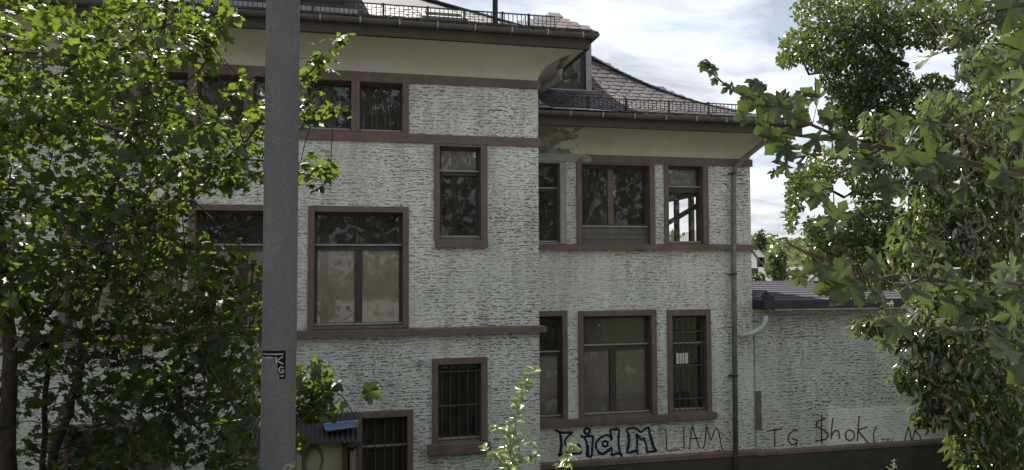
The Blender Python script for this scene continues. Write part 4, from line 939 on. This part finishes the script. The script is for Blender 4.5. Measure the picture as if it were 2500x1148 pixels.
# ------------------------------------------------------------------ cherry tree beside the annex
b3 = at(2440, 1500, 8.4); b3.z = terrain(b3.x, b3.y)
ch = empty('cherry_tree', b3, 'cherry tree with narrow glossy drooping leaves beside the annex', 'tree')
tk = MB(); q0 = branch(tk, [(2440,1500,8.4),(2430,1148,8.4),(2428,1000,8.4),(2420,900,8.4),(2440,760,8.4),(2470,560,8.3),(2480,300,8.2),(2500,60,8.2)], .14, .06, 10, .015); tk.build('trunk', M['bark'], ch, smooth=True)
T4 = [([(2425,930,8.4),(2370,880,8.0),(2300,860,7.7),(2230,840,7.5),(2150,790,7.4),(2090,790,7.4)], .03, .006), ([(2425,950,8.4),(2380,930,8.0),(2330,960,7.6),(2290,990,7.5),(2250,1020,7.4)], .02, .005), ([(2440,760,8.4),(2380,740,8),(2330,800,7.7),(2240,830,7.5),(2200,930,7.5)], .02, .005),
      ([(2470,560,8.3),(2400,520,8),(2340,560,7.7),(2300,640,7.5)], .025, .006), ([(2480,400,8.2),(2380,380,7.9),(2280,400,7.6),(2180,380,7.5),(2130,300,7.5)], .025, .005), ([(2475,500,8.2),(2400,430,7.8),(2300,330,7.6),(2230,330,7.5)], .02, .005),
      ([(2440,900,8.4),(2470,1000,8.1),(2430,1080,7.9),(2390,1130,7.9)], .02, .005), ([(2450,950,8.4),(2520,1010,8),(2500,1100,7.8)], .02, .006), ([(2440,980,8.4),(2400,1010,8),(2350,1020,7.8)], .012, .004)]
Q4 = [q0]
for pts, r0, r1 in T4:
    bm_ = MB(); q = branch(bm_, pts, r0, r1, 6, .02); Q4.append(q); bm_.build('branch', M['bark2'], ch, smooth=True)
L4 = [(2330,830,110,55,7.3,8.2,230),(2250,800,60,40,7.3,7.8,90),(2170,790,60,22,7.3,7.6,50),(2110,790,28,16,7.3,7.6,26),(2320,910,90,50,7.3,8.2,170),(2240,915,50,36,7.3,7.7,70),(2290,985,60,40,7.3,7.7,90),(2260,1015,30,18,7.3,7.6,26),(2210,920,28,22,7.3,7.6,30),
 (2430,780,100,70,7.4,8.8,170),(2420,600,110,80,7.4,8.8,330),(2320,560,70,60,7.4,8.2,120),(2350,480,110,55,7.4,8.6,200),(2440,400,90,80,7.4,8.8,230),(2300,380,120,55,7.4,8.4,220),(2220,360,70,40,7.4,8,80),(2180,300,50,30,7.4,7.9,40),(2360,290,120,50,7.4,8.6,200),(2450,230,70,60,7.4,8.6,130),(2300,240,60,30,7.4,8,40),(2130,300,30,30,7.4,7.7,22),
 (2400,690,110,50,7.4,8.6,170),(2270,660,60,45,7.4,8,70),(2200,620,50,40,7.4,7.9,40),(2450,920,60,60,7.6,8.8,80),(2470,1020,60,70,7.4,8.6,170),(2400,1060,60,50,7.4,8.2,110),(2350,1020,60,22,7.4,8.,60),(2440,1120,90,40,7.4,8.4,130),(2370,1125,30,25,7.4,7.8,22),(2480,120,60,80,7.6,8.6,90),(2400,150,60,50,7.6,8.4,50),(2300,740,90,50,7.6,8.8,120),(2460,500,60,90,7.6,8.8,150),(2260,480,60,50,7.6,8.4,60),(2230,560,60,50,7.6,8.4,60),(2350,1080,40,50,7.6,8.4,50),(2380,960,50,60,7.6,8.6,70)]
P = blob_points([(a, b, c, d, e, f, int(g*2.1)) for a, b, c, d, e, f, g in L4])
for q in Q4[1:]: P = np.concatenate([P, along(q, 60, .09)])
n = len(P); A, N = orient_hang(n); S = rng.uniform(.085, .155, n)
split_leaves(P, A, N, S, TCHERRY, M['leaf_cherry'], ch, 300)
tw = MB()
for i in range(0, n, 7):
    p = Vector(P[i]); k = min((c for q in Q4 for c in q), key=lambda c: (c-p).length)
    if (k-p).length < 1.2: tw.tube([k, k.lerp(p, .5)+Vector((0, 0, .07)), p], [.006, .004, .002], 4, cap=False)
tw.build('twigs', M['bark2'], ch)['kind'] = 'stuff'

# ------------------------------------------------------------------ tall tree behind the annex
b4 = at(2230, 900, 25); b4.z = terrain(b4.x, b4.y)
ft = empty('tall_tree', b4, 'tall dense broadleaf tree rising behind the annex roof', 'tree')
tk = MB(); q0 = branch(tk, [(2232,1000,25),(2235,700,25),(2228,400,25.6),(2190,200,25.8),(2140,0,25.6)], .22, .04, 10, .05); tk.build('trunk', M['bark'], ft, smooth=True)
for pts in ([(2230,420,25),(2130,300,24.5),(2010,180,24.5),(1950,140,24.5)], [(2228,400,25),(2300,250,25),(2380,120,25)], [(2232,560,25),(2100,470,24.5),(1980,440,24.5)], [(2234,620,25),(2060,580,24.5),(1970,600,24.5)], [(2215,160,25),(2080,60,24.6),(1990,0,24.6)], [(2232,600,25),(2380,520,25),(2480,480,25)]):
    bm_ = MB(); branch(bm_, pts, .09, .03, 6, .1); bm_.build('branch', M['bark'], ft, smooth=True)
L5 = [(1990,20,55,60,330),(1950,110,45,40,300),(1925,145,28,18,110),(2020,120,70,60,650),(2090,40,80,60,700),(2090,190,90,60,800),(2130,110,80,60,650),(2170,30,70,60,520),(2250,60,70,60,560),(2160,220,80,70,800),(2100,290,70,60,650),(2060,250,40,50,300),(2180,330,90,60,750),(2280,220,50,40,300),(2330,60,80,70,600),(2420,60,100,90,760),(2440,180,80,70,560),(2480,340,60,100,420),(2300,470,50,40,240),(2370,160,40,40,160),(2470,470,50,80,420),(2350,420,90,60,420),(2400,330,80,60,380),(2260,300,60,50,260),(2350,270,80,50,420),(2440,250,70,80,420),(2270,360,80,50,420),
 (2120,370,70,45,420),(2060,330,40,30,160),(1945,470,26,50,230),(1930,535,14,34,80),(1985,440,50,40,330),(2020,400,50,40,260),(2130,430,70,40,360),(2150,540,80,40,520),(2050,560,80,40,520),(1985,560,28,30,140),(2100,610,120,40,800),(2220,590,80,50,560),(2310,580,80,60,520),(2020,640,60,40,300),(2150,670,100,40,520),(2270,660,90,45,460),(2400,560,90,100,620),(2400,420,90,70,460),(2450,680,70,90,380),(2350,700,80,45,280),(2250,450,50,30,170),(2110,480,30,50,150)]
P = blob_points([(a, b, c, d, 22.8, 26.5, int(e*2.6)) for a, b, c, d, e in L5]); n = len(P)
A = rng.normal(0, 1, (n, 3)); A[:, 2] -= .5; N = rng.normal(0, 1, (n, 3)); N[:, 2] += .6; S = rng.uniform(.10, .19, n)
leaf_mass('crown', P, A, N, S, TSMALL, M['leaf_far'], ft)['kind'] = 'stuff'
# dark shrubs under the trees
for (cx, cyy, rx, ry, w_, n, lab) in ((2430,960,110,160,15.5,2600,'dark shrub in the shade behind the cherry trunk'), (2420,780,120,110,17,2200,'dark shrub rising above the annex roof corner')):
    c = at(cx, cyy, w_); sb = empty('shrub', (c.x, c.y, terrain(c.x, c.y)), lab, 'shrub', 'dark shrubs beside the annex')
    P = blob_points([(cx, cyy, rx, ry, w_-.8, w_+1.2, n)]); A = rng.normal(0, 1, (n, 3)); N = rng.normal(0, 1, (n, 3)); N[:, 2] += .7
    leaf_mass('foliage', P, A, N, rng.uniform(.10, .2, n), TSMALL, M['leaf_dark'], sb)['kind'] = 'stuff'
    sm = MB()
    for k in range(6): sm.tube([(c.x+random.uniform(-.2, .2), c.y+random.uniform(-.2, .2), terrain(c.x, c.y)-.1), tuple(at(cx+random.uniform(-rx, rx)*.7, cyy+random.uniform(-ry, ry)*.6, w_))], [.04, .012], 5)
    sm.build('stems', M['bark'], sb)['kind'] = 'stuff'

# ------------------------------------------------------------------ young shoots by the street
def shoot(label, stems, w_, lsz):
    b = at(stems[0][0][0], 1400, w_); b.z = terrain(b.x, b.y)
    e = empty('sapling', b, label, 'shrub', 'young leafy shoots'); P, A, N, S = [], [], [], []
    for k, pts in enumerate(stems):
        L = [at(x, y, w_ + .04*k) for x, y in pts]
        if k == 0: L[0] = Vector((L[0].x, L[0].y, b.z))
        Q = []
        for i in range(len(L)-1):
            for j in range(4): Q.append(L[i].lerp(L[i+1], j/4))
        Q.append(L[-1]); nq = len(Q)
        MB().tube(Q, [.0065-.0045*i/nq for i in range(nq)], 6).build('stem', M['stem'], e, smooth=True)
        tot = sum((L[i+1]-L[i]).length for i in range(len(L)-1)); cnt = int(tot/.024)
        for i in range(cnt):
            u = (i+.5)/cnt*(nq-1); p = Q[int(u)].lerp(Q[min(int(u)+1, nq-1)], u-int(u))
            if p.z < 2.8: continue
            a = i*2.4+k; P.append(tuple(p)); A.append((math.cos(a), math.sin(a), .15+random.gauss(0, .25))); N.append((random.gauss(0, .6)-.5*math.cos(a), random.gauss(0, .6)-.5*math.sin(a)-.5, 1)); S.append(lsz*random.uniform(.6, 1.15)*(.65 if i > cnt-4 else 1))
    leaf_objects(np.array(P), np.array(A), np.array(N), np.array(S), leaf_meshes(TOVAL, M['leaf_young'], 6), e)
shoot('taller sunlit leafy shoot standing before the corner of the bay', [[(1235,1300),(1250,1100),(1262,1010),(1278,950),(1305,895)], [(1250,1120),(1225,1050),(1205,1040)], [(1252,1110),(1240,1060),(1245,1020)], [(1245,1148),(1205,1110),(1180,1095),(1178,1090)], [(1248,1140),(1300,1110),(1318,1120)], [(1245,1148),(1215,1100),(1200,1120)], [(1246,1130),(1270,1090),(1300,1080)], [(1244,1150),(1225,1110),(1240,1075)]], 5.0, .08)
shoot('short leafy shoot in front of the outlined graffiti', [[(1375,1300),(1378,1148),(1390,1105),(1402,1083)], [(1378,1140),(1365,1135),(1355,1145)]], 5.0, .07)
shoot('tiny pale sprig before the annex plinth', [[(2178,1300),(2180,1160),(2182,1122)], [(2180,1150),(2165,1140)]], 4.6, .038)

# ------------------------------------------------------------------ far houses, bushes, wooded hill
def far_house(px0, px1, pyb, pye, pyr, w_, label, ridge_x=True, wins=()):
    a, b = at(px0, pyb, w_), at(px1, pyb, w_); z0 = min(a.z, terrain(a.x, a.y))-1; ze = at(px0, pye, w_).z; zr_ = at(px0, pyr, w_).z; d = 9.0
    h = empty('house', ((a.x+b.x)/2, a.y, terrain(a.x, a.y)), label, 'house', 'far white houses')
    x0, x1, y0 = a.x, b.x, a.y; xm = (x0+x1)/2
    m = MB(); m.v = [(x0, y0, z0), (x1, y0, z0), (x1, y0+d, z0), (x0, y0+d, z0), (x0, y0, ze), (x1, y0, ze), (x1, y0+d, ze), (x0, y0+d, ze), (xm, y0, zr_), (xm, y0+d, zr_)]
    m.f = [(0, 1, 5, 8, 4), (1, 2, 6, 5), (2, 3, 7, 9, 6), (3, 0, 4, 7)]
    m.build('wall', M['housewall'], h)
    m = MB(); o = .12; m.quad((x0-o, y0-o, ze-.3), (xm, y0-o, zr_+.12), (xm, y0+d+o, zr_+.12), (x0-o, y0+d+o, ze-.3)); m.quad((xm, y0-o, zr_+.12), (x1+o, y0-o, ze-.3), (x1+o, y0+d+o, ze-.3), (xm, y0+d+o, zr_+.12))
    r_ = m.build('roof', M['houseroof'], h); sd = r_.modifiers.new('t', 'SOLIDIFY'); sd.thickness = .2
    for (wx, wy, ww, wh) in wins:
        p = at(wx, wy, w_); B(p.x-ww/2, p.x+ww/2, y0-.06, y0-.01, p.z-wh/2, p.z+wh/2).build('window', M['pane_far'], h)
far_house(1800, 1884, 720, 655, 612, 92, 'white gabled house on the slope beyond the annex roof', wins=((1864,640,.7,1.2),(1871,640,.7,1.2),(1850,668,.9,1.3)))
far_house(1968, 2062, 730, 690, 655, 80, 'white house with dark roof glimpsed between the leaves', wins=((2000,700,.9,1.2),(2030,700,.9,1.2)))
far_house(1700, 1790, 640, 585, 560, 140, 'white house seen through the narrow window', wins=((1730,600,1,1.4),))
far_house(1835, 1872, 640, 618, 606, 150, 'distant house below the wooded hill', wins=())
def clump_tree(name, px, py, rx, ry, w_, n, s, mat, label, cat='tree'):
    c = at(px, py, w_); e = empty(name, (c.x, c.y, terrain(c.x, c.y)), label, cat)
    MB().tube([(c.x, c.y, terrain(c.x, c.y)-.3), (c.x, c.y, c.z)], [.3, .1], 8).build('trunk', M['bark'], e)
    r = rng.random(n)**.4; d = norm(rng.normal(0, 1, (n, 3))); k = w_/FPX
    P = np.array(tuple(c))[None, :] + d*r[:, None]*np.array([rx*k, rx*k, ry*k])[None, :]*(.8+.3*np.sin(d[:, 0:1]*5+d[:, 2:3]*7))
    leaf_mass('crown', P, rng.normal(0, 1, (n, 3)), d + rng.normal(0, .6, (n, 3)), rng.uniform(.6, 1.3, n)*s, TSMALL, mat, e)['kind'] = 'stuff'
clump_tree('bushy_tree', 1898, 655, 26, 54, 70, 1600, .4, M['leaf_pale'], 'rounded bushy tree beside the white gabled house')
clump_tree('conifer', 1856, 592, 14, 26, 160, 500, .9, M['leaf_blue'], 'bluish dark conifer on the far slope')
clump_tree('bushy_tree', 1850, 690, 14, 20, 66, 500, .4, M['leaf_far'], 'low olive bush under the white gable')
clump_tree('bushy_tree', 1945, 700, 30, 24, 75, 700, .4, M['leaf_pale'], 'wide bush between the two white houses')
P = []
for k in range(5200):
    a = R(random.uniform(16, 46)); d = random.uniform(300, 480); x, y = d*math.sin(a), d*math.cos(a)
    c = (x, y, terrain(x, y) + random.uniform(0, 1)*5.); 
    P.append((c[0]+random.gauss(0, 2), c[1]+random.gauss(0, 2), c[2]))
P = np.array(P); n = len(P)
leaf_mass('forest', P, rng.normal(0, 1, (n, 3)), rng.normal(0, 1, (n, 3))+np.array([0, -.4, .8]), rng.uniform(1.6, 3.4, n), TSMALL, M['leaf_far'])
tag(bpy.data.objects['forest'], 'wooded far hillside', 'forest', kind='stuff')
# trees across the street, seen in the window glass
P = []
for k in range(26):
    cx, cyy, h = -34+k*2.9+random.uniform(-1, 1), random.uniform(-22, -16), random.uniform(13, 17)
    for j in range(1000):
        d = Vector((random.gauss(0, 1), random.gauss(0, 1), random.gauss(0, 1))).normalized()*random.random()**.4
        P.append((cx+d.x*2.3, cyy+d.y*2.3, 2.75+h*.52+d.z*h*.5))
P = np.array(P); n = len(P)
leaf_mass('treeline', P, rng.normal(0, 1, (n, 3)), rng.normal(0, 1, (n, 3))+np.array([0, 0, .8]), rng.uniform(.35, .8, n), TSMALL, M['leaf_far'])
tag(bpy.data.objects['treeline'], 'trees across the street mirrored in the window glass', 'trees', kind='stuff')
